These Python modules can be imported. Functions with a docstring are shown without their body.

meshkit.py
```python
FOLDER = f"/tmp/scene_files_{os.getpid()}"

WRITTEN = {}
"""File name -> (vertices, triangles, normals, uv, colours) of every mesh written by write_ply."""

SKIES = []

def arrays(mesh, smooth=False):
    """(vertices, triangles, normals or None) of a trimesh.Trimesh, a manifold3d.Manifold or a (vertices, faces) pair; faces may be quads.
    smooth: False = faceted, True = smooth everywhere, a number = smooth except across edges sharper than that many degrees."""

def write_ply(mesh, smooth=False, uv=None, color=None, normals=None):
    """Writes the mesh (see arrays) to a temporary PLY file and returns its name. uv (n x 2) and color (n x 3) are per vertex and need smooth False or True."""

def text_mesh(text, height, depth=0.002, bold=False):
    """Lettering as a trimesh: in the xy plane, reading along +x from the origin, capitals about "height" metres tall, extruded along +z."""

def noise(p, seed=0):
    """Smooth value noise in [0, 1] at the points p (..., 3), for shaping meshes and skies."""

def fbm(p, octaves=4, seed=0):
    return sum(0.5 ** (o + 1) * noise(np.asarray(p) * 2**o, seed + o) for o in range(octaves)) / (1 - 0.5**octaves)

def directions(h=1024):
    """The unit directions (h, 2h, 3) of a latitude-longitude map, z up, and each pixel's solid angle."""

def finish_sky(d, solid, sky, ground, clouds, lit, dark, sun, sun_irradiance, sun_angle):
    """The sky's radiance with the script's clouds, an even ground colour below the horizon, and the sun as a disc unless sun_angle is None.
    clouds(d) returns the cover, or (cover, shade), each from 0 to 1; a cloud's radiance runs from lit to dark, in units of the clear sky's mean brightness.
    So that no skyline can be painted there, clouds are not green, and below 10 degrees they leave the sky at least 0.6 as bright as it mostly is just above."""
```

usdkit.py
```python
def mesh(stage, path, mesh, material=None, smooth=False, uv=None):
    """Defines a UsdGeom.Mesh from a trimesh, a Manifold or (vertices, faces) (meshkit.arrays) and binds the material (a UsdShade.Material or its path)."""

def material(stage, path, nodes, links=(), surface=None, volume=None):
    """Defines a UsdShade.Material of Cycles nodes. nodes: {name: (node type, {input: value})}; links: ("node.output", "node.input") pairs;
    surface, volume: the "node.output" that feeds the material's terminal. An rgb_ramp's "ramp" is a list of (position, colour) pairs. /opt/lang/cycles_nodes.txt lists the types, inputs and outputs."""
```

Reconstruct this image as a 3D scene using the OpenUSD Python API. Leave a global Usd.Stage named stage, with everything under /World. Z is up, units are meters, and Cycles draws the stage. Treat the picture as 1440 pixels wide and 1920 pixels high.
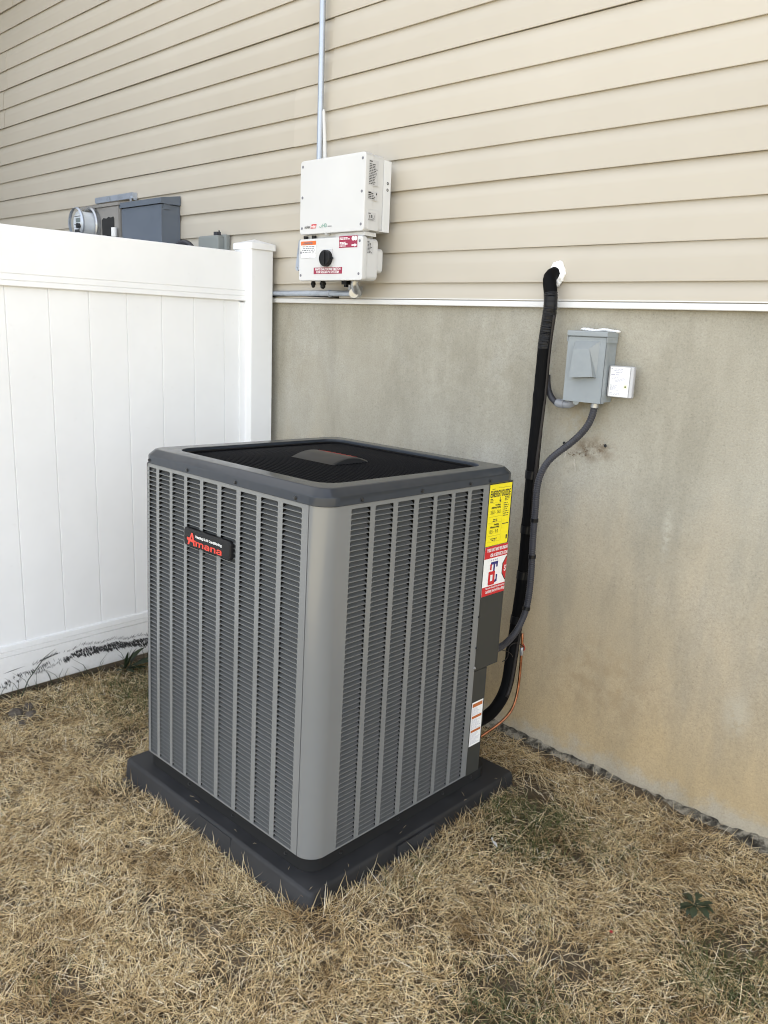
import math, random
import numpy as np, trimesh, usdkit, meshkit
import shapely.geometry as sg
from shapely import affinity
from pxr import Usd, UsdGeom, UsdLux, UsdShade, Gf, Sdf, Vt

stage = Usd.Stage.CreateInMemory()
UsdGeom.SetStageUpAxis(stage, UsdGeom.Tokens.z)
UsdGeom.SetStageMetersPerUnit(stage, 1.0)
UsdGeom.Xform.Define(stage, '/World')
UsdGeom.Scope.Define(stage, '/World/Looks')

# ------------------------------------------------------------------ camera
YAW, PITCH, ROLL = -0.7592355, 0.2283476, 0.0427699
EYE = np.array([2.1594883, -2.3597715, 1.4669482])
FPX = 1501.79
cy, sy, cp, sp = math.cos(YAW), math.sin(YAW), math.cos(PITCH), math.sin(PITCH)
fw = np.array([sy*cp, cy*cp, -sp]); rt0 = np.array([cy, -sy, 0.0]); up0 = np.cross(rt0, fw)
rt = math.cos(ROLL)*rt0 + math.sin(ROLL)*up0
up = -math.sin(ROLL)*rt0 + math.cos(ROLL)*up0
cam = UsdGeom.Camera.Define(stage, '/World/camera')
cam.CreateHorizontalApertureAttr(36.0); cam.CreateVerticalApertureAttr(48.0)
cam.CreateFocalLengthAttr(36.0*FPX/1440.0)
cam.CreateClippingRangeAttr(Gf.Vec2f(0.05, 2000))
m4 = np.eye(4); m4[0, :3] = rt; m4[1, :3] = up; m4[2, :3] = -fw; m4[3, :3] = EYE
cam.AddTransformOp().Set(Gf.Matrix4d(*m4.ravel().tolist()))
cam.CreateExposureAttr(2.36)

# ------------------------------------------------------------------ sky and sun (behind the house: the whole view lies in its shade)
SUN = np.array([-0.06, 0.56, 0.825]); SUN /= np.linalg.norm(SUN)
EL = math.asin(SUN[2]); RO = math.atan2(SUN[0], SUN[1])
M_ = usdkit.material
skymat = M_(stage, '/World/Looks/sky', {
    'tc': ('texture_coordinate', {}),
    'mp': ('mapping', {'scale': (1.0, 1.0, 2.2)}),
    'n': ('noise_texture', {'scale': 2.3, 'detail': 6.0, 'roughness': 0.55}),
    'r': ('rgb_ramp', {'ramp': [(0.0, (0.33,)*3), (0.46, (0.38,)*3), (0.60, (0.85,)*3), (1.0, (0.92,)*3)]}),
    's': ('sky_texture', {'sky_type': 'single_scattering', 'sun_disc': False, 'sun_elevation': EL, 'sun_rotation': RO, 'air_density': 1.0, 'aerosol_density': 1.6, 'ozone_density': 1.0}),
    'bw': ('rgb_to_bw', {}),
    'mu': ('math', {'math_type': 'maximum', 'value2': 5.0}),
    'cc': ('combine_color', {}),
    'wm': ('mix', {'mix_type': 'multiply', 'fac': 1.0, 'color2': (1.0, 0.975, 0.93)}),
    'mx': ('mix', {'mix_type': 'mix'}),
    'b': ('background_shader', {'strength': 0.10})},
    [('tc.generated', 'mp.vector'), ('mp.vector', 'n.vector'), ('n.fac', 'r.fac'), ('s.color', 'bw.color'), ('bw.val', 'mu.value1'),
     ('mu.value', 'cc.r'), ('mu.value', 'cc.g'), ('mu.value', 'cc.b'), ('cc.color', 'wm.color1'), ('r.color', 'mx.fac'), ('s.color', 'mx.color1'), ('wm.color', 'mx.color2'),
     ('mx.color', 'b.color')], surface='b.background')
dome = UsdLux.DomeLight.Define(stage, '/World/sky')
UsdShade.MaterialBindingAPI.Apply(dome.GetPrim()).Bind(skymat)
dome.GetPrim().SetCustomDataByKey('kind', 'structure')
sun = UsdLux.DistantLight.Define(stage, '/World/sun')
sun.CreateNormalizeAttr(True); sun.CreateIntensityAttr(1.25); sun.CreateAngleAttr(0.5); sun.CreateColorAttr(Gf.Vec3f(1.0, 0.95, 0.87))
zax = SUN; xax = np.cross([0, 0, 1.0], zax); xax /= np.linalg.norm(xax); yax = np.cross(zax, xax)
m4 = np.eye(4); m4[0, :3] = xax; m4[1, :3] = yax; m4[2, :3] = zax
sun.AddTransformOp().Set(Gf.Matrix4d(*m4.ravel().tolist()))

# ------------------------------------------------------------------ helpers
used = {}
def fresh(parent, name):
    k = parent + '/' + name
    if k not in used:
        used[k] = 0
        return k
    used[k] += 1
    return f'{k}_{used[k]:03d}'
def tag(prim, label=None, cat=None, group=None, kind=None):
    for k, v in (('label', label), ('category', cat), ('group', group), ('kind', kind)):
        if v: prim.SetCustomDataByKey(k, v)
    return prim
def thing(name, label=None, cat=None, loc=(0, 0, 0), mat=None, group=None, kind=None):
    x = UsdGeom.Xform.Define(stage, fresh('/World', name))
    if mat is not None: x.AddTransformOp().Set(Gf.Matrix4d(*np.asarray(mat).ravel().tolist()))
    elif any(loc): x.AddTranslateOp().Set(Gf.Vec3d(*map(float, loc)))
    tag(x.GetPrim(), label, cat, group, kind)
    return str(x.GetPath())
def compact(mesh):
    if hasattr(mesh, 'vertices'): v, f = np.asarray(mesh.vertices), np.asarray(mesh.faces)
    else: v, f = np.asarray(mesh[0], float), np.asarray(mesh[1], int)
    ids, inv = np.unique(f, return_inverse=True)
    if len(ids) == len(v): return mesh
    return (v[ids], inv.reshape(f.shape))
def part(parent, name, mesh, mat, smooth=30, label=None, kind=None):
    mesh = compact(mesh)
    m = usdkit.mesh(stage, fresh(parent, name), mesh, mat, smooth=smooth)
    tag(m.GetPrim(), label, None, None, kind)
    return str(m.GetPath())
def solo(name, mesh, mat, label=None, cat=None, group=None, kind=None, smooth=30, uv=None):
    if uv is None: mesh = compact(mesh)
    m = usdkit.mesh(stage, fresh('/World', name), mesh, mat, smooth=smooth, uv=uv)
    tag(m.GetPrim(), label, cat, group, kind)
    return str(m.GetPath())
cat = trimesh.util.concatenate
def T(v, f): return trimesh.Trimesh(np.asarray(v, float), np.asarray(f, int), process=False)
def bx(x0, x1, y0, y1, z0, z1):
    b = trimesh.creation.box([abs(x1-x0), abs(y1-y0), abs(z1-z0)]); b.apply_translation([(x0+x1)/2, (y0+y1)/2, (z0+z1)/2]); return b
def sweep(rings, closed_ring=True, cap0=True, cap1=True):
    """rings: list of (n,3) arrays joined into a skin"""
    R = np.array(rings, float); k, n = R.shape[:2]
    V = R.reshape(-1, 3); F = []
    m = n if closed_ring else n-1
    for i in range(k-1):
        for j in range(m):
            a, b = i*n+j, i*n+(j+1) % n
            c, d = a+n, b+n
            F += [(a, b, d), (a, d, c)]
    if cap0: F += [(0, j+1, j) for j in range(1, n-1)]
    if cap1:
        o = (k-1)*n; F += [(o, o+j, o+j+1) for j in range(1, n-1)]
    t = T(V, F)
    return t
def fixn(m):
    try: trimesh.repair.fix_normals(m)
    except Exception: pass
    return m
def tube(pts, r, n=12, caps=True):
    pts = np.asarray(pts, float); k = len(pts)
    r = np.broadcast_to(np.asarray(r, float), (k,))
    d = np.gradient(pts, axis=0); d /= np.linalg.norm(d, axis=1)[:, None]
    u = np.cross(d[0], [0.31, 0.2, 0.93]); 
    if np.linalg.norm(u) < 1e-3: u = np.cross(d[0], [1, 0, 0])
    u /= np.linalg.norm(u); rings = []
    a = np.arange(n)*2*np.pi/n
    for i in range(k):
        u = u-d[i]*(u@d[i]); u /= np.linalg.norm(u); w = np.cross(d[i], u)
        rings.append(pts[i]+r[i]*(np.cos(a)[:, None]*u+np.sin(a)[:, None]*w))
    return sweep(rings, True, caps, caps)
def spline(P, n=60):
    from scipy.interpolate import PchipInterpolator, CubicSpline
    P = np.asarray(P, float); s = np.r_[0, np.cumsum(np.linalg.norm(np.diff(P, axis=0), axis=1))]
    return CubicSpline(s, P)(np.linspace(0, s[-1], n))
def rrect(hx, hy, r, n=6, cx=0, cy=0):
    r = max(min(r, hx-1e-5, hy-1e-5), 1e-5); P = []
    for (sx_, sy_, a0) in ((1, 1, 0), (-1, 1, 90), (-1, -1, 180), (1, -1, 270)):
        for i in range(n+1):
            a = math.radians(a0+90*i/n); P.append((cx+sx_*(hx-r)+r*math.cos(a), cy+sy_*(hy-r)+r*math.sin(a)))
    return np.array(P)
def rbox(x0, x1, y0, y1, z0, z1, axis='y', r=0.01, e=0.003, n=5):
    """box whose outline across `axis` has corners of radius r and whose end rims are rounded by e"""
    lo = {'x': (y0, y1, z0, z1, x0, x1), 'y': (x0, x1, z0, z1, y0, y1), 'z': (x0, x1, y0, y1, z0, z1)}[axis]
    cx, cy_, hx, hy = (lo[0]+lo[1])/2, (lo[2]+lo[3])/2, (lo[1]-lo[0])/2, (lo[3]-lo[2])/2
    rings = []
    prof = [(e, 0), (e*0.3, e*0.3), (0, e)] if e > 0 else [(0, 0)]
    L = lo[5]-lo[4]
    seq = [(i, t) for i, t in prof] + [(i, L-t) for i, t in reversed(prof)]
    for ins, t in seq:
        q = rrect(hx-ins, hy-ins, r-ins*0.5, n, cx, cy_)
        w = np.full(len(q), lo[4]+t)
        rings.append({'x': np.stack([w, q[:, 0], q[:, 1]], 1), 'y': np.stack([q[:, 0], w, q[:, 1]], 1), 'z': np.stack([q[:, 0], q[:, 1], w], 1)}[axis])
    return fixn(sweep(rings))
def cyl(p0, p1, r, n=16): return tube(np.linspace(p0, p1, 2), r, n)
def lathe(prof, p0, axis, n=32):
    """prof: (radius, distance along axis)"""
    axis = np.asarray(axis, float); axis /= np.linalg.norm(axis)
    u = np.cross(axis, [0.3, 0.1, 0.9]); u /= np.linalg.norm(u); w = np.cross(axis, u); a = np.arange(n)*2*np.pi/n
    return sweep([np.asarray(p0)+axis*t+r*(np.cos(a)[:, None]*u+np.sin(a)[:, None]*w) for r, t in prof], True, False, False)
def plate(poly, th, M):
    """shapely polygon in (u,v), extruded by th along w; M: 3x4 (origin,u,v,w columns)"""
    m = trimesh.creation.extrude_polygon(poly, th, engine='earcut')
    v = m.vertices; O, U, Vv, W = M
    m.vertices = O+v[:, :1]*U+v[:, 1:2]*Vv+v[:, 2:3]*W
    return fixn(m)
def frame(O, U, V): 
    O, U, V = (np.asarray(q, float) for q in (O, U, V)); U = U/np.linalg.norm(U); V = V/np.linalg.norm(V); return (O, U, V, np.cross(U, V))
def quads(fr, rects, w=0.0004, th=0.00025):
    """thin printed rectangles (u0,u1,v0,v1) on a frame"""
    O, U, V, W = fr; out = []
    for u0, u1, v0, v1 in rects:
        P = [O+U*u+V*v+W*w for u, v in ((u0, v0), (u1, v0), (u1, v1), (u0, v1))]
        out.append(T(P, [(0, 1, 2), (0, 2, 3)]))
    return cat(out)
def text(s, h, fr, u=0, v=0, width=None, bold=False, w=0.0004, shear=0.0, umax=None, center=False, squash=1.0):
    m = meshkit.text_mesh(s, h, depth=0.0003, bold=bold)
    x = m.vertices.copy()
    if width: x[:, 0] = x[:, 0]*width/(x[:, 0].max()-x[:, 0].min())
    else: x[:, 0] *= squash
    x[:, 0] -= x[:, 0].min()
    if center: x[:, 0] -= x[:, 0].max()/2
    x[:, 0] += shear*x[:, 1]
    m.vertices = x
    if umax is not None: m = m.slice_plane([umax-u, 0, 0], [-1, 0, 0])
    O, U, V, W = fr; x = m.vertices
    m.vertices = O+U*(x[:, :1]+u)+V*(x[:, 1:2]+v)+W*(x[:, 2:3]+w)
    return m
def microlines(fr, u0, u1, v0, v1, n, rng, fill=(0.5, 1.0), lead=0.55, align='l'):
    out = []; st = (v1-v0)/n
    for i in range(n):
        v = v1-(i+1)*st+st*(1-lead)/2; u = u0; end = u0+(u1-u0)*rng.uniform(*fill)
        off = ((u1-u0)-(end-u0))/2 if align == 'c' else 0
        while u < end:
            wd = rng.uniform(0.8, 3.2)*st*0.9; out.append((u+off, min(u+wd, end)+off, v, v+st*lead)); u += wd+st*0.45
    return out

# ------------------------------------------------------------------ materials
def plain(name, col, rough=0.5, metal=0.0, spec=0.5, bump=0.0, bscale=200.0, var=0.0, vscale=8.0, coat=0.0, ramp=None):
    n = {'p': ('principled_bsdf', {'base_color': col, 'roughness': rough, 'metallic': metal, 'specular_ior_level': spec, 'coat_weight': coat})}; l = []
    if var or bump: n['tc'] = ('texture_coordinate', {})
    if var:
        n['n'] = ('noise_texture', {'scale': vscale, 'detail': 5.0, 'roughness': 0.6})
        n['r'] = ('rgb_ramp', {'ramp': [(0.3, tuple(c*(1-var) for c in col)), (0.7, tuple(min(1, c*(1+var)) for c in col))]})
        n['rr'] = ('map_range', {'from_min': 0.3, 'from_max': 0.7, 'to_min': max(0.05, rough-0.08), 'to_max': min(1, rough+0.1)})
        l += [('tc.object', 'n.vector'), ('n.fac', 'r.fac'), ('r.color', 'p.base_color'), ('n.fac', 'rr.value'), ('rr.result', 'p.roughness')]
    if bump:
        n['bn'] = ('noise_texture', {'scale': bscale, 'detail': 3.0}); n['b'] = ('bump', {'strength': bump, 'distance': 0.001})
        l += [('tc.object', 'bn.vector'), ('bn.fac', 'b.height'), ('b.normal', 'p.normal')]
    return M_(stage, '/World/Looks/'+name, n, l, surface='p.BSDF')

m_vinyl = M_(stage, '/World/Looks/siding_vinyl', {
    'tc': ('texture_coordinate', {}),
    'mp': ('mapping', {'scale': (3.0, 3.0, 60.0)}),
    'n': ('noise_texture', {'scale': 1.0, 'detail': 4.0}),
    'n2': ('noise_texture', {'scale': 1.1, 'detail': 4.0, 'roughness': 0.6}),
    'r': ('rgb_ramp', {'ramp': [(0.3, (0.455, 0.415, 0.345)), (0.7, (0.490, 0.450, 0.378))]}),
    'oi': ('object_info', {}), 'mr': ('map_range', {'from_min': 0.0, 'from_max': 1.0, 'to_min': 0.965, 'to_max': 1.02}),
    'hv': ('hsv', {}),
    'b': ('bump', {'strength': 0.12, 'distance': 0.0008}),
    'p': ('principled_bsdf', {'roughness': 0.42, 'specular_ior_level': 0.35})},
    [('tc.object', 'mp.vector'), ('mp.vector', 'n.vector'), ('tc.object', 'n2.vector'), ('n2.fac', 'r.fac'), ('r.color', 'hv.color'), ('oi.random', 'mr.value'), ('mr.result', 'hv.value'),
     ('hv.color', 'p.base_color'), ('n.fac', 'b.height'), ('b.normal', 'p.normal')], surface='p.BSDF')
m_wing = plain('wing_vinyl', (0.085, 0.10, 0.12), 0.5, var=0.05, vscale=3)
m_trim = plain('trim_white', (0.68, 0.68, 0.665), 0.4, var=0.04, vscale=3)
m_fence = M_(stage, '/World/Looks/fence_vinyl', {
    'tc': ('texture_coordinate', {}), 'n': ('noise_texture', {'scale': 2.0, 'detail': 6.0, 'roughness': 0.65}),
    'r': ('rgb_ramp', {'ramp': [(0.3, (0.76, 0.765, 0.76)), (0.7, (0.82, 0.825, 0.82))]}),
    'n3': ('noise_texture', {'scale': 26.0, 'detail': 5.0, 'roughness': 0.7}),
    'dr': ('rgb_ramp', {'ramp': [(0.62, (0, 0, 0)), (0.74, (0.35,)*3)]}),
    'sx': ('separate_xyz', {}), 'zr': ('map_range', {'from_min': 0.02, 'from_max': 0.24, 'to_min': 0.55, 'to_max': 0.0, 'clamp': True}),
    'zm': ('math', {'math_type': 'multiply'}), 'za': ('math', {'math_type': 'maximum'}), 'zk': ('math', {'math_type': 'multiply', 'value2': 0.16}),
    'mx': ('mix', {'mix_type': 'mix', 'color2': (0.34, 0.30, 0.24)}),
    'p': ('principled_bsdf', {'roughness': 0.38, 'specular_ior_level': 0.4})},
    [('tc.object', 'n.vector'), ('tc.object', 'n3.vector'), ('n.fac', 'r.fac'), ('n3.fac', 'dr.fac'), ('tc.object', 'sx.vector'), ('sx.z', 'zr.value'), ('zr.result', 'zm.value1'), ('n3.fac', 'zm.value2'),
     ('dr.color', 'zk.value1'), ('zm.value', 'za.value1'), ('zk.value', 'za.value2'), ('za.value', 'mx.fac'), ('r.color', 'mx.color1'), ('mx.color', 'p.base_color')], surface='p.BSDF')
fn = {
    'tc': ('texture_coordinate', {}),
    'n1': ('noise_texture', {'scale': 1.3, 'detail': 7.0, 'roughness': 0.62}),
    'mp': ('mapping', {'scale': (5.0, 5.0, 1.1)}),
    'n2': ('noise_texture', {'scale': 1.0, 'detail': 6.0, 'roughness': 0.65}),
    'n3': ('noise_texture', {'scale': 170.0, 'detail': 4.0, 'roughness': 0.7}),
    'n4': ('noise_texture', {'scale': 14.0, 'detail': 6.0, 'roughness': 0.7}),
    'r1': ('rgb_ramp', {'ramp': [(0.38, (0.325, 0.303, 0.243)), (0.5, (0.362, 0.340, 0.277)), (0.62, (0.405, 0.388, 0.332))]}),
    'sx': ('separate_xyz', {}),
    'zr': ('map_range', {'from_min': 0.05, 'from_max': 1.1, 'to_min': 1.1, 'to_max': -0.15}),
    'zn': ('math', {'math_type': 'multiply_add', 'value2': 0.9, 'value3': -0.45}),
    'za': ('math', {'math_type': 'add', 'use_clamp': True}),
    'mx1': ('mix', {'mix_type': 'mix', 'color2': (0.45, 0.345, 0.20)}),
    'lr': ('rgb_ramp', {'ramp': [(0.0, (0.75,)*3), (0.02, (0.7,)*3), (0.075, (0, 0, 0)), (1, (0, 0, 0))]}),
    'lz': ('math', {'math_type': 'multiply_add', 'value2': 0.22, 'value3': -0.11}),
    'lz2': ('math', {'math_type': 'add'}),
    'mx2': ('mix', {'mix_type': 'mix', 'color2': (0.42, 0.38, 0.30)}),
    'sr': ('rgb_ramp', {'ramp': [(0.38, (0.89, 0.89, 0.885)), (0.5, (1.0,)*3), (0.62, (1.06, 1.06, 1.07))]}),
    'mx3': ('mix', {'mix_type': 'multiply', 'fac': 1.0}),
    'gr': ('rgb_ramp', {'ramp': [(0.28, (0.74,)*3), (0.42, (0.97,)*3), (0.5, (1.0,)*3), (0.7, (1.12,)*3)]}),
    'mx4': ('mix', {'mix_type': 'multiply', 'fac': 1.0}),
    'vo': ('voronoi_texture', {'feature': 'distance_to_edge', 'scale': 62.0}),
    'vd': ('vector_math', {'math_type': 'multiply_add', 'vector2': (0.10, 0.10, 0.10)}),
    'vr': ('rgb_ramp', {'ramp': [(0.0, (0.72,)*3), (0.035, (1.0,)*3), (1, (1, 1, 1))]}),
    'vm': ('rgb_ramp', {'ramp': [(0.42, (0.1,)*3), (0.56, (1, 1, 1))]}),
    'mx5': ('mix', {'mix_type': 'multiply'}),
    'ba': ('math', {'math_type': 'multiply_add', 'value2': 0.5}),
    'b': ('bump', {'strength': 0.55, 'distance': 0.0022}),
    'p': ('principled_bsdf', {'roughness': 0.88, 'specular_ior_level': 0.25})}
fl = [('tc.object', 'n1.vector'), ('tc.object', 'mp.vector'), ('mp.vector', 'n2.vector'), ('tc.object', 'n3.vector'), ('tc.object', 'n4.vector'), ('n1.fac', 'r1.fac'),
     ('tc.object', 'sx.vector'), ('sx.z', 'zr.value'), ('n2.fac', 'zn.value1'), ('zr.result', 'za.value1'), ('zn.value', 'za.value2'), ('za.value', 'mx1.fac'), ('r1.color', 'mx1.color1'),
     ('n4.fac', 'lz.value1'), ('sx.z', 'lz2.value1'), ('lz.value', 'lz2.value2'), ('lz2.value', 'lr.fac'), ('lr.color', 'mx2.fac'), ('mx1.color', 'mx2.color1'),
     ('n2.fac', 'sr.fac'), ('mx2.color', 'mx3.color1'), ('sr.color', 'mx3.color2'), ('n3.fac', 'gr.fac'), ('mx3.color', 'mx4.color1'), ('gr.color', 'mx4.color2'),
     ('n4.color', 'vd.vector1'), ('tc.object', 'vd.vector3'), ('vd.vector', 'vo.vector'), ('vo.distance', 'vr.fac'), ('n1.fac', 'vm.fac'), ('vm.color', 'mx5.fac'), ('mx4.color', 'mx5.color1'), ('vr.color', 'mx5.color2'),
     ('n4.fac', 'ba.value1'), ('n3.fac', 'ba.value3'), ('ba.value', 'b.height'), ('b.normal', 'p.normal')]
last = 'mx5'
for i, (cx, cz, rx, rz, lo, hi, amt, col) in enumerate(((0.842, 1.098, 0.085, 0.040, 0.40, 0.60, 0.9, (0.155, 0.112, 0.07)), (0.80, 1.185, 0.090, 0.070, 0.42, 0.60, 0.45, (0.30, 0.225, 0.12)), (1.415, 0.37, 0.045, 0.075, 0.36, 0.50, 0.55, (0.46, 0.42, 0.33)),
        (1.13, 0.88, 0.018, 0.10, 0.40, 0.56, 0.6, (0.44, 0.42, 0.35)), (0.77, 1.045, 0.035, 0.075, 0.40, 0.56, 0.8, (0.46, 0.43, 0.355)), (0.30, 1.30, 0.50, 0.22, 0.42, 0.60, 0.30, (0.25, 0.235, 0.18)), (0.95, 0.30, 0.25, 0.16, 0.44, 0.60, 0.35, (0.27, 0.19, 0.10)))):
    fn.update({f'sm{i}': ('mapping', {'scale': (1/rx, 0.0, 1/rz), 'location': (-cx/rx, 0.0, -cz/rz)}), f'sl{i}': ('vector_math', {'math_type': 'length'}), f'sr{i}': ('map_range', {'from_min': 0.35, 'from_max': 1.3, 'to_min': amt, 'to_max': 0.0, 'clamp': True}),
        f'sn{i}': ('noise_texture', {'scale': 1.1/min(rx, rz, 0.06), 'detail': 7.0, 'roughness': 0.7}), f'sq{i}': ('map_range', {'from_min': lo, 'from_max': hi, 'to_min': 0.0, 'to_max': 1.0, 'clamp': True}), f'sk{i}': ('math', {'math_type': 'multiply'}), f'sx{i}': ('mix', {'mix_type': 'mix', 'color2': col})})
    fl += [('tc.object', f'sm{i}.vector'), (f'sm{i}.vector', f'sl{i}.vector1'), (f'sl{i}.value', f'sr{i}.value'), ('tc.object', f'sn{i}.vector'), (f'sn{i}.fac', f'sq{i}.value'), (f'sr{i}.result', f'sk{i}.value1'), (f'sq{i}.result', f'sk{i}.value2'),
        (f'sk{i}.value', f'sx{i}.fac'), (f'{last}.color', f'sx{i}.color1')]
    last = f'sx{i}'
fl.append((f'{last}.color', 'p.base_color'))
m_found = M_(stage, '/World/Looks/parged_concrete', fn, fl, surface='p.BSDF')
def mottled(name, stops, scale, rough=0.9, bump=0.6, bscale=60.0, dist=0.004, spec=0.25):
    return M_(stage, '/World/Looks/'+name, {'tc': ('texture_coordinate', {}), 'n': ('noise_texture', {'scale': scale, 'detail': 8.0, 'roughness': 0.68}), 'r': ('rgb_ramp', {'ramp': stops}),
        'bn': ('noise_texture', {'scale': bscale, 'detail': 5.0, 'roughness': 0.65}), 'b': ('bump', {'strength': bump, 'distance': dist}), 'p': ('principled_bsdf', {'roughness': rough, 'specular_ior_level': spec})},
        [('tc.object', 'n.vector'), ('n.fac', 'r.fac'), ('r.color', 'p.base_color'), ('tc.object', 'bn.vector'), ('bn.fac', 'b.height'), ('b.normal', 'p.normal')], surface='p.BSDF')
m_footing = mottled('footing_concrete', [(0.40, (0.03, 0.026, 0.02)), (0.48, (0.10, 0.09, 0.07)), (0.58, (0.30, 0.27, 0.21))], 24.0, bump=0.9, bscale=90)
m_soil = mottled('soil', [(0.3, (0.045, 0.034, 0.022)), (0.5, (0.085, 0.065, 0.043)), (0.7, (0.15, 0.118, 0.08))], 9.0, bump=0.9, bscale=70)
m_ground = mottled('far_lawn', [(0.3, (0.21, 0.175, 0.105)), (0.5, (0.27, 0.232, 0.15)), (0.7, (0.34, 0.295, 0.20))], 1.7, bump=0.9, bscale=45)
m_stone = mottled('stone', [(0.3, (0.07, 0.06, 0.048)), (0.7, (0.15, 0.13, 0.105))], 30.0, bump=0.7, bscale=120)
m_clod = mottled('dry_clod', [(0.3, (0.06, 0.05, 0.04)), (0.7, (0.14, 0.12, 0.098))], 20.0, bump=0.8, bscale=110)

def blades_mat(name, stops, patchmul, trans=0.35):
    return M_(stage, '/World/Looks/'+name, {'g': ('geometry', {}), 'uv': ('texture_coordinate', {}), 'su': ('separate_xyz', {}), 'r': ('rgb_ramp', {'ramp': stops}), 'n': ('noise_texture', {'scale': 5.5, 'detail': 4.0, 'roughness': 0.6}),
        'pr': ('rgb_ramp', {'ramp': patchmul}), 'mx': ('mix', {'mix_type': 'multiply', 'fac': 1.0}),
        'p': ('principled_bsdf', {'roughness': 0.55, 'specular_ior_level': 0.35}), 't': ('translucent_bsdf', {}), 'm': ('mix_closure', {'fac': trans})},
        [('uv.UV', 'su.vector'), ('su.x', 'r.fac'), ('g.position', 'n.vector'), ('n.fac', 'pr.fac'), ('r.color', 'mx.color1'), ('pr.color', 'mx.color2'), ('mx.color', 'p.base_color'), ('mx.color', 't.color'),
         ('p.BSDF', 'm.closure1'), ('t.BSDF', 'm.closure2')], surface='m.closure')
m_straw = blades_mat('dry_blades', [(0, (0.12, 0.075, 0.035)), (0.15, (0.26, 0.175, 0.08)), (0.34, (0.56, 0.42, 0.215)), (0.62, (0.83, 0.67, 0.385)), (0.9, (0.90, 0.79, 0.53)), (1, (0.92, 0.87, 0.72))],
                     [(0.3, (0.58, 0.50, 0.40)), (0.45, (0.95, 0.92, 0.88)), (0.55, (1, 1, 1)), (0.72, (1.06, 1.03, 0.97))], 0.25)
m_green = blades_mat('green_blades', [(0, (0.045, 0.06, 0.02)), (0.4, (0.085, 0.105, 0.035)), (0.75, (0.14, 0.16, 0.06)), (1, (0.30, 0.28, 0.13))], [(0.3, (0.8,)*3), (0.7, (1.1,)*3)], 0.3)
m_leaf = plain('weed_leaf', (0.022, 0.034, 0.014), 0.5, var=0.3, vscale=40)

m_paint = M_(stage, '/World/Looks/unit_paint', {
    'tc': ('texture_coordinate', {}), 'n': ('noise_texture', {'scale': 420.0, 'detail': 2.0}), 'n2': ('noise_texture', {'scale': 3.0, 'detail': 4.0}),
    'rr': ('map_range', {'from_min': 0.3, 'from_max': 0.7, 'to_min': 0.20, 'to_max': 0.30}),
    'b': ('bump', {'strength': 0.06, 'distance': 0.0004}),
    'p': ('principled_bsdf', {'base_color': (0.165, 0.169, 0.166), 'metallic': 0.10, 'specular_ior_level': 0.5, 'coat_weight': 0.25, 'coat_roughness': 0.12})},
    [('tc.object', 'n.vector'), ('tc.object', 'n2.vector'), ('n2.fac', 'rr.value'), ('rr.result', 'p.roughness'), ('n.fac', 'b.height'), ('b.normal', 'p.normal')], surface='p.BSDF')
m_paintdark = plain('unit_cover_paint', (0.033, 0.033, 0.029), 0.4, spec=0.2, metal=0.0, var=0.05, vscale=4)
m_lid = plain('unit_lid_paint', (0.029, 0.033, 0.039), 0.20, spec=0.3, metal=0.0, coat=0.0, var=0.04, vscale=3)
m_basepan = plain('base_pan', (0.010, 0.010, 0.010), 0.6, spec=0.25)
m_black = plain('black_plastic', (0.006, 0.006, 0.0065), 0.4, spec=0.25)
m_blackgloss = plain('black_gloss', (0.012, 0.012, 0.0125), 0.38, spec=0.35)
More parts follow.
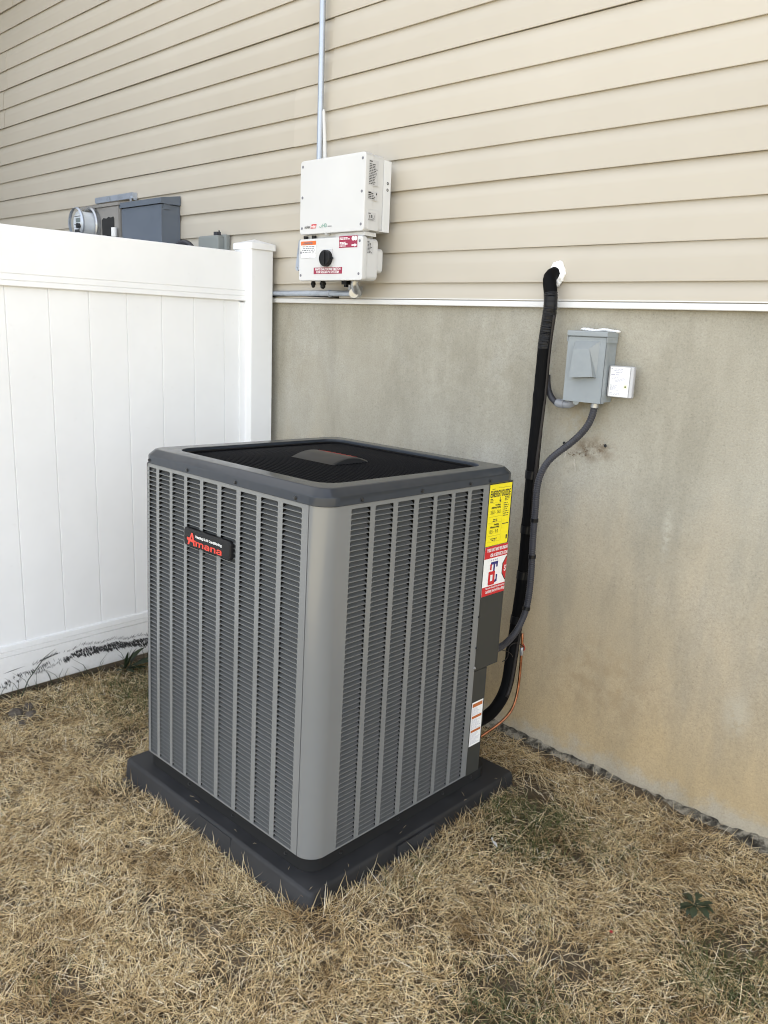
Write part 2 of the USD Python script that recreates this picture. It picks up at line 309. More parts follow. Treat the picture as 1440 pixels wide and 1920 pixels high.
m_grille = plain('grille_wire', (0.003, 0.003, 0.0035), 0.5, spec=0.09)
m_dark = plain('dark_inside', (0.012, 0.012, 0.012), 0.9)
m_coil = plain('coil_fins', (0.012, 0.012, 0.0125), 0.6, spec=0.2)
m_screw = plain('black_screw', (0.012, 0.012, 0.012), 0.35)
m_red = plain('badge_red', (0.62, 0.045, 0.025), 0.4)
m_white = plain('print_white', (0.82, 0.82, 0.80), 0.5)
m_pad = plain('pad_plastic', (0.026, 0.0265, 0.028), 0.55, spec=0.3, var=0.35, vscale=7, bump=0.25, bscale=160)
m_yellow = plain('label_yellow', (0.83, 0.70, 0.012), 0.4)
m_ink = plain('print_black', (0.015, 0.015, 0.015), 0.5)
m_labelred = plain('label_red', (0.50, 0.015, 0.02), 0.4)
m_navy = plain('print_navy', (0.02, 0.02, 0.12), 0.5)
m_orange = plain('label_orange', (0.72, 0.14, 0.02), 0.5)
m_rust = plain('label_rust', (0.42, 0.12, 0.03), 0.5)
m_maroon = plain('label_maroon', (0.27, 0.02, 0.055), 0.5)
m_silverlab = plain('label_silver', (0.50, 0.50, 0.50), 0.45)
m_spcase = plain('device_grey', (0.34, 0.34, 0.345), 0.35)
m_greyink = plain('print_grey', (0.16, 0.16, 0.18), 0.6)
m_lightink = plain('print_light_grey', (0.45, 0.44, 0.52), 0.6)
m_logogreen = plain('print_green', (0.01, 0.24, 0.16), 0.5)
m_inv = plain('inverter_shell', (0.57, 0.57, 0.56), 0.42, var=0.025, vscale=4)
m_invplate = plain('inverter_bracket', (0.66, 0.67, 0.67), 0.4, var=0.05, vscale=9)
m_galv = plain('galvanized_steel', (0.42, 0.46, 0.52), 0.36, metal=0.7, var=0.05, vscale=14)
m_zinc = plain('zinc_cast', (0.42, 0.43, 0.44), 0.36, metal=0.85, var=0.08, vscale=30)
m_ins = plain('pipe_insulation', (0.003, 0.003, 0.0033), 0.6, spec=0.08, bump=0.5, bscale=90)
m_tape = plain('black_tape', (0.005, 0.005, 0.0055), 0.32, spec=0.25)
m_whip = plain('grey_conduit', (0.036, 0.036, 0.042), 0.4, spec=0.35, var=0.15, vscale=40)
m_pvc = plain('pvc_grey', (0.24, 0.25, 0.27), 0.4)
m_box = plain('disconnect_grey', (0.25, 0.275, 0.285), 0.34, var=0.05, vscale=12)
m_boxdark = plain('panel_slate', (0.10, 0.118, 0.145), 0.42, var=0.08, vscale=6)
m_taupe = plain('meter_socket_paint', (0.22, 0.21, 0.195), 0.5, var=0.14, vscale=9)
m_telecom = plain('telecom_grey', (0.21, 0.225, 0.215), 0.5, var=0.05, vscale=8)
m_foam = plain('white_sealant', (0.85, 0.85, 0.84), 0.75, bump=0.8, bscale=140)
m_copper = plain('copper', (0.36, 0.145, 0.07), 0.3, metal=1.0, var=0.3, vscale=30)
m_wire = plain('wire_brown', (0.016, 0.013, 0.011), 0.45, spec=0.3)
m_wirered = plain('wire_red', (0.35, 0.04, 0.02), 0.4)
m_dial = plain('meter_face', (0.80, 0.83, 0.86), 0.5)
m_lcd = plain('meter_display', (0.20, 0.23, 0.22), 0.3)
m_glass = M_(stage, '/World/Looks/meter_glass', {'lw': ('layer_weight', {'blend': 0.25}), 'f': ('math', {'math_type': 'multiply_add', 'value2': 0.35, 'value3': 0.04}), 't': ('transparent_bsdf', {'color': (0.95, 0.96, 0.97)}), 'g': ('glossy_bsdf', {'roughness': 0.03, 'color': (1, 1, 1)}), 'm': ('mix_closure', {})},
    [('lw.facing', 'f.value1'), ('f.value', 'm.fac'), ('t.BSDF', 'm.closure1'), ('g.BSDF', 'm.closure2')], surface='m.closure')
m_scuff = plain('scuff_black', (0.03, 0.03, 0.03), 0.7)
m_roof = plain('roof_shingle', (0.06, 0.055, 0.05), 0.9, var=0.3, vscale=10)
m_stain = plain('rust_brown_stain', (0.13, 0.09, 0.055), 0.9, var=0.4, vscale=60)
m_efflor = plain('pale_mineral_run', (0.45, 0.42, 0.35), 0.9, var=0.15, vscale=60)
m_redscrap = plain('red_scrap', (0.5, 0.03, 0.04), 0.4)
m_foampale = m_foam

rng = random.Random(7); nrng = np.random.default_rng(11)

# ------------------------------------------------------------------ ground (one sheet to the horizon, finer near the camera)
def ground_z(x, y):
    P = np.stack([x*3.1, y*3.1, np.zeros_like(x)], -1)
    near = np.clip(1-np.hypot(x-0.6, y+1.0)/6, 0, 1)
    z = (meshkit.fbm(P, 4, 3)-0.5)*0.030*near + (meshkit.fbm(P*7, 3, 5)-0.5)*0.012*near
    b = 0.034*np.exp(-((x-0.90)**2+(y+1.22)**2)/0.13**2)+0.026*np.exp(-((x-0.98)/0.16)**2)*np.exp(-np.maximum(np.abs(y+0.75)-0.35, 0)**2/0.12**2)+0.006*np.exp(-((x-0.4)/0.5)**2-((y+1.28)/0.12)**2)
    return z-0.012+b
gx = np.r_[-400, -120, -40, -15, -8, -5, np.arange(-3.2, 4.4, 0.05), 6, 9, 15, 40, 120, 400]
gy = np.r_[-400, -120, -40, -15, -9, -6, -4.5, np.arange(-3.4, 0.61, 0.05), 3, 9, 15, 40, 120, 400]
GX, GY = np.meshgrid(gx, gy, indexing='ij'); GZ = ground_z(GX, GY)
n0, n1 = GX.shape; I = np.arange(n0*n1).reshape(n0, n1)
Fq = np.stack([I[:-1, :-1], I[1:, :-1], I[1:, 1:], I[:-1, 1:]], -1).reshape(-1, 4)
V = np.stack([GX, GY, GZ], -1).reshape(-1, 3)
cx_ = V[Fq].mean(1); near = (cx_[:, 0] > -3.2) & (cx_[:, 0] < 4.35) & (cx_[:, 1] > -3.4) & (cx_[:, 1] < 0.6)
G = thing('ground', None, None, kind='structure')
left_ = (cx_[:, 0] < -0.95) & (cx_[:, 0] > -15)
part(G, 'far_lawn', (V, Fq[~near & ~left_]), m_ground, True)
part(G, 'driveway', (V, Fq[left_]), mottled('asphalt', [(0.3, (0.035, 0.035, 0.035)), (0.7, (0.06, 0.06, 0.06))], 30.0, bump=0.5, bscale=160, dist=0.002), True)
part(G, 'soil', (V, Fq[near & ~left_]), m_soil, True)

# ------------------------------------------------------------------ house
H = thing('house', 'beige lap-sided house wall on a tan parged concrete foundation', 'house')
E_ = 0.11279; K0 = 1.63
HX0, HX1, HD, EAVE = -9.0, 5.6, 9.0, 3.75
# foundation face: fine grid with trowel waves
fx = np.arange(HX0, HX1+0.01, 0.06); fz = np.r_[np.arange(-0.25, 1.56, 0.06), 1.56]
FX, FZ = np.meshgrid(fx, fz, indexing='ij'); FY = 0.010-(meshkit.fbm(np.stack([FX*2.2, FZ*2.2, FX*0], -1), 4, 9)-0.5)*0.012
n0, n1 = FX.shape; I = np.arange(n0*n1).reshape(n0, n1)
Fq = np.stack([I[:-1, :-1], I[1:, :-1], I[1:, 1:], I[:-1, 1:]], -1).reshape(-1, 4)
part(H, 'foundation_wall', (np.stack([FX, FY, FZ], -1).reshape(-1, 3), Fq), m_found, True)
part(H, 'foundation_body', cat([bx(HX0, HX1, 0.03, HD, -0.25, 1.55)]), m_found, False)
# rough ledge of footing where the parging stops
fx = np.arange(-1.2, 3.2, 0.012); tt = np.linspace(0, 1, 9)
rows = []
for x in fx:
    w = 0.045+0.060*meshkit.fbm(np.array([x*3.0, 1.0, 0.0]), 3, 2); h = 0.006+0.070*(meshkit.fbm(np.array([x*4.5, 2.0, 0.0]), 5, 4)-0.45)
    P = np.stack([np.full(9, x), 0.014-tt*w, h-0.055*tt**1.6], 1)
    nz = (meshkit.fbm(P*np.array([60, 90, 90]), 4, 6)-0.5); P[:, 2] += nz*0.026; P[:, 1] += nz*0.018
    rows.append(P)
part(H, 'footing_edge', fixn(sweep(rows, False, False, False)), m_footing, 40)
# siding: double dutch-lap panels, each its own piece
def lap_profile(z0, z1clip=None):
    f = [(0.0098, 0.0012), (0.0050, 0.0), (0.0012, 0.0), (0.0, 0.0022), (0.0012, 0.56), (0.0020, 0.64), (0.0050, 0.74), (0.0080, 0.83), (0.0094, 0.92), (0.0098, 1.0)]
    return [(y, z0+(t*E_ if t > 0.01 else t)) for y, t in f]
def panel(x0, x1, zb, laps, yoff, seed, zmin=None):
    prof = []
    for k in range(laps):
        prof += lap_profile(zb+k*E_)
    prof = np.array(prof)
    if zmin is not None:
        prof = prof[prof[:, 1] > zmin]; prof = np.vstack([[prof[0, 0], zmin], prof])
    xs = np.arange(x0, x1, 0.10); xs = np.r_[xs, x1]
    wob = (meshkit.fbm(np.stack([xs*1.3, np.full_like(xs, seed*3.7), xs*0], -1), 3, 8)-0.5)
    wz = (meshkit.fbm(np.stack([xs*0.9, np.full_like(xs, seed*1.9), xs*0], -1), 2, 12)-0.5)
    sh = []
    for x, a, b in zip(xs, wob, wz):
        sh.append(np.stack([np.full(len(prof), x), prof[:, 0]+yoff+a*0.004, prof[:, 1]+b*0.004], 1))
    front = sweep(sh, False, False, False)
    back = [s+[0, 0.0014, 0] for s in sh]
    ends = []
    for s, b in ((sh[0], back[0]), (sh[-1], back[-1])):
        ends.append(sweep([s, b], False, False, False))
    lip = sweep([np.array([s[0] for s in sh]), np.array([s[0]+[0, 0.012, 0] for s in sh])], False, False, False)
    return cat([front]+ends+[lip])
JOINT = {0: -0.72, 1: -1.78, 2: -0.195, 3: -0.70, 4: -0.468, 5: 0.05, 6: -3.65, 7: -1.25, 8: -3.49}
for r in range(0, 10):
    j = JOINT.get(r, rng.uniform(-3.6, 0)); Lp = 3.78
    zb = K0+(2*r-1)*E_
    cuts = sorted({HX0, HX1} | {c for c in (j+Lp*i for i in range(-4, 4)) if HX0+0.05 < c < HX1-0.05})
    for i in range(len(cuts)-1):
        x0, x1 = cuts[i], cuts[i+1]
        lap = 0.022 if i < len(cuts)-2 else 0
        part(H, 'siding_panel', panel(x0, x1+lap, zb, 2, -0.0026*(i % 2)-0.0004*(r % 3), r*5+i, 1.569 if r == 0 else None), m_vinyl, 35)
WX, WY = -4.35, -6.5                                     # side wing that closes the yard on the left, out of the picture
part(H, 'wing_body', bx(HX0, WX-0.016, WY, 0.02, 1.552, EAVE), m_dark, False)
part(H, 'wing_foundation', bx(HX0, WX-0.012, WY, 0.012, -0.25, 1.55), m_wing, False)
for r in range(0, 10):
    pm = panel(WY, -0.002, K0+(2*r-1)*E_, 2, 0.0, 200+r, 1.569 if r == 0 else None)
    v = pm.vertices.copy(); pm.vertices = np.stack([WX-v[:, 1], v[:, 0], v[:, 2]], 1); pm.faces = pm.faces[:, ::-1]
    part(H, 'siding_panel', pm, m_wing, 35)
wz0, wxm = EAVE+0.165, (HX0+WX)/2
part(H, 'wing_soffit', bx(HX0-0.3, WX+0.42, WY-0.42, -0.43, EAVE-0.02, EAVE+0.16), m_trim, False)
wv = [(HX0-0.3, WY-0.45, wz0), (WX+0.45, WY-0.45, wz0), (WX+0.45, 2.0, wz0), (HX0-0.3, 2.0, wz0), (wxm, WY-0.45, wz0+1.9), (wxm, 3.6, wz0+1.9)]
part(H, 'wing_roof', fixn(T(wv, [(0, 1, 4), (1, 2, 5), (1, 5, 4), (3, 0, 4), (3, 4, 5), (2, 3, 5)])), m_roof, False)
part(H, 'starter_trim', cat([rbox(HX0, HX1, -0.010, 0.012, 1.5485, 1.5680, 'x', 0.003, 0.0), bx(HX0, HX1, -0.004, 0.014, 1.5715, 1.5745)]), m_trim, 30)
part(H, 'wall_body', bx(HX0, HX1, 0.016, HD, 1.552, EAVE), m_dark, False)
part(H, 'soffit', bx(HX0-0.3, HX1+0.3, -0.42, HD+0.42, EAVE-0.02, EAVE+0.16), m_trim, False)
rz = EAVE+0.165; ym = HD/2
rv = [(HX0-0.3, -0.45, rz), (HX1+0.3, -0.45, rz), (HX1+0.3, ym, rz+2.3), (HX0-0.3, ym, rz+2.3), (HX0-0.3, HD+0.45, rz), (HX1+0.3, HD+0.45, rz)]
part(H, 'roof', fixn(T(rv, [(0, 1, 2), (0, 2, 3), (3, 2, 5), (3, 5, 4), (0, 3, 4), (1, 5, 2), (0, 4, 5), (0, 5, 1)])), m_roof, False)
# marks on the foundation: bolt holes with a brown stain and pale runs (thin irregular skins)
def blotch(cx, cz, rx, rz, seed, y=-0.0035, n=26, holes=True):
    r_ = np.random.default_rng(seed); pts = []
    out = []
    a = np.linspace(0, 2*np.pi, n, endpoint=False); k = 0.55+0.75*r_.random(n)
    P = sg.Polygon(np.stack([cx+rx*k*np.cos(a), cz+rz*k*np.sin(a)], 1)).buffer(0)
    if holes:
        for _ in range(16): P = P.difference(sg.Point(cx+rx*r_.normal()*0.7, cz+rz*r_.normal()*0.7).buffer(abs(r_.normal())*0.35*min(rx, rz)+0.0012, 3))
    for g in getattr(P, 'geoms', [P]):
        if g.area > 1e-6: out.append(plate(g, 0.0012, frame((0, y+0.0012, 0), (1, 0, 0), (0, 0, 1))))
    return out
st = blotch(0.887, 1.117, 0.010, 0.007, 1)
r2 = np.random.default_rng(5)
for i in range(30):
    t = r2.random(); cx0 = 0.885-0.125*t+r2.normal()*0.010; cz0 = 1.108-0.035*t-0.02*r2.random()*(1-t)+r2.normal()*0.006
    st += blotch(cx0, cz0, 0.0010+0.0028*r2.random()**2, 0.0008+0.0018*r2.random(), 50+i, holes=False, n=9)
part(H, 'brown_stain', cat(st), m_stain, False, kind='stuff')
ef = []
for (x, z0, z1, w) in ((0.752, 1.098, 1.06, 0.002), (0.79, 1.06, 1.02, 0.002)):
    zs = np.linspace(z0, z1, 12); wx = w*(0.4+r2.random(12)); dx = np.cumsum(r2.normal(0, 0.0012, 12))
    P = sg.Polygon(np.r_[np.stack([x+dx-wx, zs], 1), np.stack([x+dx+wx, zs], 1)[::-1]]).buffer(0)
    for g in getattr(P, 'geoms', [P]): ef.append(plate(g, 0.001, frame((0, -0.0022, 0), (1, 0, 0), (0, 0, 1))))
part(H, 'mineral_run', cat(ef), m_efflor, False, kind='stuff')
for (x, z) in ((0.897, 1.119), (0.745, 1.108)):
    part(H, 'bolt_hole', lathe([(0.0, 0), (0.0045, 0), (0.0055, 0.0012), (0.0, 0.0016)], (x, -0.0035, z), (0, -1, 0), 12), m_dark, 30)

# ------------------------------------------------------------------ fence
FN = thing('fence', 'white vinyl privacy fence of tongue and groove boards meeting the house', 'fence')
FXF = -0.84                                   # rail face towards the camera
part(FN, 'post', rbox(-0.925, -0.80, -0.149, -0.027, -0.1, 1.772, 'z', 0.006, 0.0), m_fence, 30)
capr = []
for hx, z in ((0.0665, 1.768), (0.0685, 1.770), (0.0685, 1.793), (0.066, 1.796), (0.0025, 1.815)):
    q = rrect(hx, hx, 0.006, 3, -0.8625, -0.0845); capr.append(np.c_[q, np.full(len(q), z)])
part(FN, 'post_cap', fixn(sweep(capr)), m_fence, 25)
def rail(y0, y1, prof):                        # prof: (x out of FXF plane, z); runs along y
    ys = np.linspace(y0, y1, 14)
    return fixn(sweep([np.stack([FXF+np.array([p[0] for p in prof]), np.full(len(prof), y), np.array([p[1] for p in prof])], 1) for y in ys]))
toprail = [(-0.045, 1.548), (-0.004, 1.548), (0.0, 1.551), (0.0, 1.567), (-0.0022, 1.569), (0.0, 1.571), (0.0, 1.590), (-0.0022, 1.592), (0.0, 1.594), (0.0, 1.752), (-0.004, 1.756), (-0.045, 1.756)]
part(FN, 'top_rail', rail(-2.62, -0.137, toprail), m_fence, 25)
botrail = [(-0.045, 0.02), (-0.003, 0.02), (0.0, 0.024), (0.001, 0.045), (0.001, 0.165), (-0.002, 0.167), (0.001, 0.169), (0.001, 0.185), (-0.001, 0.187), (0.001, 0.189), (0.0, 0.208), (-0.004, 0.211), (-0.045, 0.211)]
part(FN, 'bottom_rail', rail(-2.62, -0.147, botrail), m_fence, 25)
edges = [-0.176, -0.255, -0.409, -0.562, -0.717, -0.874, -1.029, -1.186, -1.344, -1.50, -1.657, -1.814, -1.971, -2.128, -2.285, -2.442, -2.60]
for a, b in zip(edges[:-1], edges[1:]):
    g = 0.0028
    prof = [(-0.030, a), (-0.0145, a), (-0.0105, a-g), (-0.0105, b+g), (-0.0145, b), (-0.030, b)]
    part(FN, 'board', fixn(sweep([np.array([[FXF+p[0], p[1], z] for p in prof]) for z in (0.19, 1.56)])), m_fence, 20)
part(FN, 'side_channel', bx(FXF-0.04, FXF-0.0035, -0.178, -0.1475, 0.205, 1.541), m_fence, False)
part(FN, 'post', rbox(-0.925, -0.80, -2.745, -2.62, -0.1, 1.772, 'z', 0.006, 0.0), m_fence, 30)
capr = [c+np.array([0, -2.598, 0]) for c in capr]
part(FN, 'post_cap', fixn(sweep(capr)), m_fence, 25)
# black trimmer scuffs on the bottom rail
sc = []
def stroke(y, z, dy, dz, w):
    P = np.array([[y, z], [y+dy, z+dz]]); d = P[1]-P[0]; L = np.linalg.norm(d); nrm = np.array([-d[1], d[0]])/L*w
    m_ = P.mean(0); q = [P[0]-nrm*0.15, m_-nrm*0.6, P[1]-nrm*0.1, P[1]+nrm*0.1, m_+nrm*0.6, P[0]+nrm*0.15]
    x = FXF+0.0016+0.0002*rng.random()
    return T([[x, a, b] for a, b in q], [(0, 1, 4), (0, 4, 5), (1, 2, 3), (1, 3, 4)])
def zline(t): return np.interp(t, [0, 0.12, 0.3, 0.5, 0.75, 1], [0.062, 0.080, 0.098, 0.112, 0.100, 0.078])
for row, (t0, t1, off, dy, dz, Lr, wr) in enumerate(((0.0, 1.0, 0.006, 0.34, -0.94, (0.012, 0.026), (0.0010, 0.0026)), (0.20, 1.0, 0.020, 0.50, 0.86, (0.008, 0.018), (0.0006, 0.0015)), (0.38, 1.0, -0.006, 0.42, -0.9, (0.012, 0.028), (0.0016, 0.0036)), (0.5, 1.0, 0.010, 0.45, -0.9, (0.010, 0.024), (0.0014, 0.0032)), (0.02, 0.45, -0.012, 0.25, -0.96, (0.008, 0.018), (0.0008, 0.0020)))):
    y = -1.305+0.645*t0; ph = rng.random()*6
    while y < -1.305+0.645*t1:
        t = (y+1.305)/0.645; gap = 0.5+0.5*math.sin(y*31+ph)+0.35*math.sin(y*83+ph*2)
        if rng.random() < 0.35+0.75*gap or t > 0.6:
            Ls = rng.uniform(*Lr); fade = 0.5+0.5*rng.random()
            sc.append(stroke(y, zline(t)+off+0.004*math.sin(y*50+ph)+rng.gauss(0, 0.0018), dy*Ls, dz*Ls, rng.uniform(*wr)*fade*1.7))
        y += rng.uniform(0.0026, 0.0052)
for i in range(160):
    t = rng.uniform(0.45, 1); y = -1.305+0.645*t; Ls = rng.uniform(0.008, 0.018)
    sc.append(stroke(y, zline(t)+rng.gauss(-0.002, 0.008), 0.45*Ls, -0.8*Ls, rng.uniform(0.0024, 0.0050)))
for i in range(6): sc.append(stroke(-1.145+0.013*i, 0.118+0.002*i, 0.011, 0.0015, 0.0062))
for i in range(5): sc.append(stroke(-1.285+0.012*i*rng.random(), 0.104+0.001*i, 0.05, 0.004, 0.0012))
part(FN, 'scuff_mark', cat(sc), m_scuff, False, kind='stuff')

# ------------------------------------------------------------------ air conditioner: pad and unit share one slightly settled frame; local x = along the wall (to the right), y = towards the wall
R3 = np.array([[0.99992107, -0.01164901, -0.00470676], [0.0117566, 0.99965423, 0.02352039], [0.00443115, -0.02357387, 0.99971228]])
O3 = np.array([0.80873869, -1.15898214, 0.06687471])
ACM = np.eye(4); ACM[:3, :3] = R3.T; ACM[3, :3] = O3
PAD = thing('equipment_pad', 'dark grey plastic equipment pad on the lawn under the air conditioner', 'pad', mat=ACM)
rings = []
for ins, z in ((-0.012, -0.11), (-0.003, -0.012), (0.0, -0.006), (0.003, -0.0015), (0.008, 0.0), (0.40, 0.0)):
    q = rrect(0.4500-ins, 0.4475-ins, max(0.014-ins, 0.002), 5, -0.4010, 0.4095); rings.append(np.c_[q, np.full(len(q), z)])
part(PAD, 'slab', fixn(sweep(rings)), m_pad, 40)
for (x, y, wx, wy) in ((-0.36, -0.041, 0.16, 0.004), (0.057, 0.36, 0.004, 0.16)):
    part(PAD, 'rim_rib', rbox(x-wx/2, x+wx/2, y-wy/2, y+wy/2, -0.075, -0.006, 'z', 0.001, 0.001), m_pad, 30)

AC = thing('air_conditioner', 'grey louvered air conditioner condenser standing on a black pad', 'air conditioner', mat=ACM)
W_, D_ = 0.800, 0.790                                   # local x from -W_ to 0, y from 0 to D_
ZB, ZT = 0.042, 0.978
rows_z0, rows_z1, NR = 0.0465, 0.9680, 69
PITCH_ = (rows_z1-rows_z0)/NR
colsL = [(-0.773, -0.726), (-0.709, -0.654), (-0.638, -0.580), (-0.563, -0.502), (-0.485, -0.421), (-0.401, -0.336), (-0.316, -0.251), (-0.231, -0.166), (-0.145, -0.076)]
colsR = [(0.092, 0.156), (0.176, 0.240), (0.260, 0.321), (0.342, 0.401), (0.419, 0.479), (0.497, 0.553), (0.572, 0.626)]
colsL = [(a-0.0016, b+0.0016) for a, b in colsL]; colsR = [(a-0.0016, b+0.0016) for a, b in colsR]
SH = 0.0117                                             # slot height
def louver_sheet(cols, u0, u1):
    """flat sheet in (u, z) with slots; returns vertices in (u, depth, z)"""
    out = []
    def add(poly):
        m = trimesh.creation.extrude_polygon(poly, 0.0014, engine='earcut')
        v = m.vertices; m.vertices = np.stack([v[:, 0], -v[:, 2], v[:, 1]], 1); out.append(m)   # outward = -depth
    e = [u0]+[x for c in cols for x in (c[0]-0.002, c[1]+0.002)]+[u1]
    for i in range(0, len(e), 2): add(sg.box(e[i], ZB, e[i+1], ZT))
    for c in cols:
        a, b = c
        add(sg.box(a-0.002, rows_z1-0.0004, b+0.002, ZT)); add(sg.box(a-0.002, ZB, b+0.002, rows_z0+0.0004))
        r = 0.0042; hole = sg.Polygon([(a+0.0004, 0.0), (b-0.0004, 0.0), (b, 0.002)]+[(b-r+r*math.cos(t), SH-r+r*math.sin(t)) for t in np.linspace(0, np.pi/2, 5)]+[(a+r-r*math.sin(t), SH-r+r*math.cos(t)) for t in np.linspace(0, np.pi/2, 5)]+[(a, 0.002)])
        cell = sg.box(a-0.002, -0.0006, b+0.002, PITCH_-0.0006).difference(hole)
        c0 = sg.box(a-0.002, -0.0009, b+0.002, PITCH_-0.0009).difference(affinity.translate(hole, 0, 0.0002))
        m = trimesh.creation.extrude_polygon(c0, 0.0014, engine='earcut'); v = m.vertices
        base = np.stack([v[:, 0], -v[:, 2], v[:, 1]], 1); nv = len(base)
        VV = np.concatenate([base+[0, 0, rows_z0+k*PITCH_+0.0009] for k in range(NR)]); FF = np.concatenate([m.faces+k*nv for k in range(NR)])
        out.append(T(VV, FF))
    return cat(out)
def slat(a, b):
    prof = [(0.0004, -0.0005), (0.0075, 0.0018), (0.0135, 0.0062), (0.0170, 0.0106), (0.0166, 0.0114), (0.0128, 0.0070), (0.0070, 0.0027), (-0.0010, 0.0007), (-0.0012, 0.0000)]   # (depth inwards, z)
    return fixn(sweep([np.array([[u, d, z] for d, z in prof]) for u in (a-0.0012, b+0.0012)]))
toL = lambda m: m                                        # left-hand face: u = x, depth = +y
def toR(m):                                              # right-hand face: u = y, depth = -x
    v = m.vertices.copy(); m = m.copy(); m.vertices = np.stack([-v[:, 1], v[:, 0], v[:, 2]], 1); m.faces = m.faces[:, ::-1]; return m
eyeL = R3.T @ (EYE-O3)
LP = part(AC, 'front_louver_panel', cat([louver_sheet(colsL, -W_+0.036, -0.0515)]+[bx(-0.0522, -0.0512, -0.0012, 0.004, ZB, ZT)]), m_paint, 30)
cr = [np.array([[-W_+0.036-0.036*math.sin(t), 0.036-0.036*math.cos(t)-0.0014*math.cos(t), z] for t in np.linspace(0, np.pi/2, 8)]) for z in (ZB, ZT)]
part(LP, 'corner_bend', sweep(cr, False, False, False), m_paint, True)
RP = part(AC, 'side_louver_panel', toR(louver_sheet(colsR, 0.050, 0.654)), m_paint, 30)
Rr = 0.050
cr = []
for z in (ZB, ZT):
    arc = [(-0.0470, 0.012), (-0.0470, -0.0014)] + [(-Rr+(Rr+0.0014)*math.sin(t), Rr-(Rr+0.0014)*math.cos(t)) for t in np.linspace(0.03, np.pi/2, 22)]
    cr.append(np.array([[x, y, z] for x, y in arc]))
part(RP, 'corner_bend', sweep(cr, False, False, False), m_paint, 30)
allsl = []
for side, cols, P_ in (('L', colsL, LP), ('R', colsR, RP)):
    for a, b in cols:
        base = slat(a, b)
        for k in range(NR):
            z = rows_z0+k*PITCH_; c = np.array([(a+b)/2, 0, z]) if side == 'L' else np.array([0, (a+b)/2, z])
            d = eyeL-c; nrm = np.array([0, -1, 0]) if side == 'L' else np.array([1, 0, 0])
            size = (b-a)*abs(d@nrm)/np.linalg.norm(d)**2
            allsl.append((-size, side, P_, base, z))
allsl.sort(key=lambda t: t[0])
rest = {'L': [], 'R': []}; cnt = {'L': 0, 'R': 0}
for s_, side, P_, base, z in allsl:
    m = base.copy(); m.vertices = m.vertices+[0, 0, z]
    if side == 'R': m = toR(m)
    if cnt['L']+cnt['R'] < 300: part(P_, 'louver', m, m_paint, 25); cnt[side] += 1
    else: rest[side].append(m)
for side, P_ in (('L', LP), ('R', RP)):
    if rest[side]: part(P_, 'louver_field', cat(rest[side]), m_paint, 25, kind='stuff')
# coil and inside
part(AC, 'coil', cat([bx(-W_+0.04, -0.045, 0.028, 0.036, 0.04, 0.99), bx(-0.036, -0.028, 0.045, 0.655, 0.04, 0.99)]), m_coil, False)
part(AC, 'inner_shell', bx(-W_+0.012, -0.06, 0.06, D_-0.012, 0.04, 0.985), m_dark, False)
part(AC, 'seam_gasket', bx(-0.056, -0.0455, 0.004, 0.010, ZB, ZT), m_dark, False)
part(AC, 'rear_panel', cat([bx(-W_+0.03, -0.10, D_-0.004, D_, ZB, ZT)]), m_paintdark, False)
part(AC, 'end_panel', bx(-W_, -W_+0.003, 0.04, D_-0.01, ZB, ZT), m_paint, False)
# electrical cover on the right-hand face, then the lower valve plate
cv = []
for z in (0.392, ZT):
    arc = [(-0.010, 0.6575), (-0.0005, 0.6575), (-0.0005, 0.775)]+[(-0.0125+0.012*math.cos(t), 0.775+0.012*math.sin(t)) for t in np.linspace(0.2, np.pi/2, 5)]+[(-0.13, 0.787), (-0.13, 0.6575)]
    cv.append(np.array([[x, y, z] for x, y in arc]))
CV = part(AC, 'control_cover', fixn(sweep(cv)), m_paintdark, 30)
part(AC, 'valve_plate', bx(-0.09, -0.0025, 0.6575, 0.7265, 0.035, 0.389), m_paintdark, False)
part(AC, 'base_pan', cat([fixn(sweep([np.c_[rrect(W_/2-i, D_/2-i, 0.05, 6, -W_/2, D_/2), np.full(28, z)] for i, z in ((0.004, 0.0005), (0.004, 0.036), (0.012, 0.0415))]))]), m_basepan, 30)
# lid
CXl, CYl = -W_/2, D_/2
def lring(ins, z, r): q = rrect(W_/2+0.004-ins, D_/2+0.004-ins, r, 10, CXl, CYl); return np.c_[q, np.full(len(q), z)]
lid = [lring(0.010, 0.980, 0.042), lring(0.0015, 0.9785, 0.053), lring(0.0, 0.980, 0.054), lring(0.0, 0.9995, 0.054), lring(0.0015, 1.0035, 0.053), lring(0.016, 1.0185, 0.046), lring(0.0205, 1.0202, 0.044), lring(0.026, 1.0206, 0.042),
       lring(0.0660, 1.0206, 0.060), lring(0.0680, 1.0200, 0.060), lring(0.0690, 1.0170, 0.060), lring(0.0690, 0.996, 0.060)]
LID = part(AC, 'lid', fixn(sweep(lid, True, False, False)), m_lid, 35)
part(AC, 'lid_lining', bx(-W_+0.035, -0.035, 0.035, D_-0.035, 0.9600, 0.9640), m_dark, False)
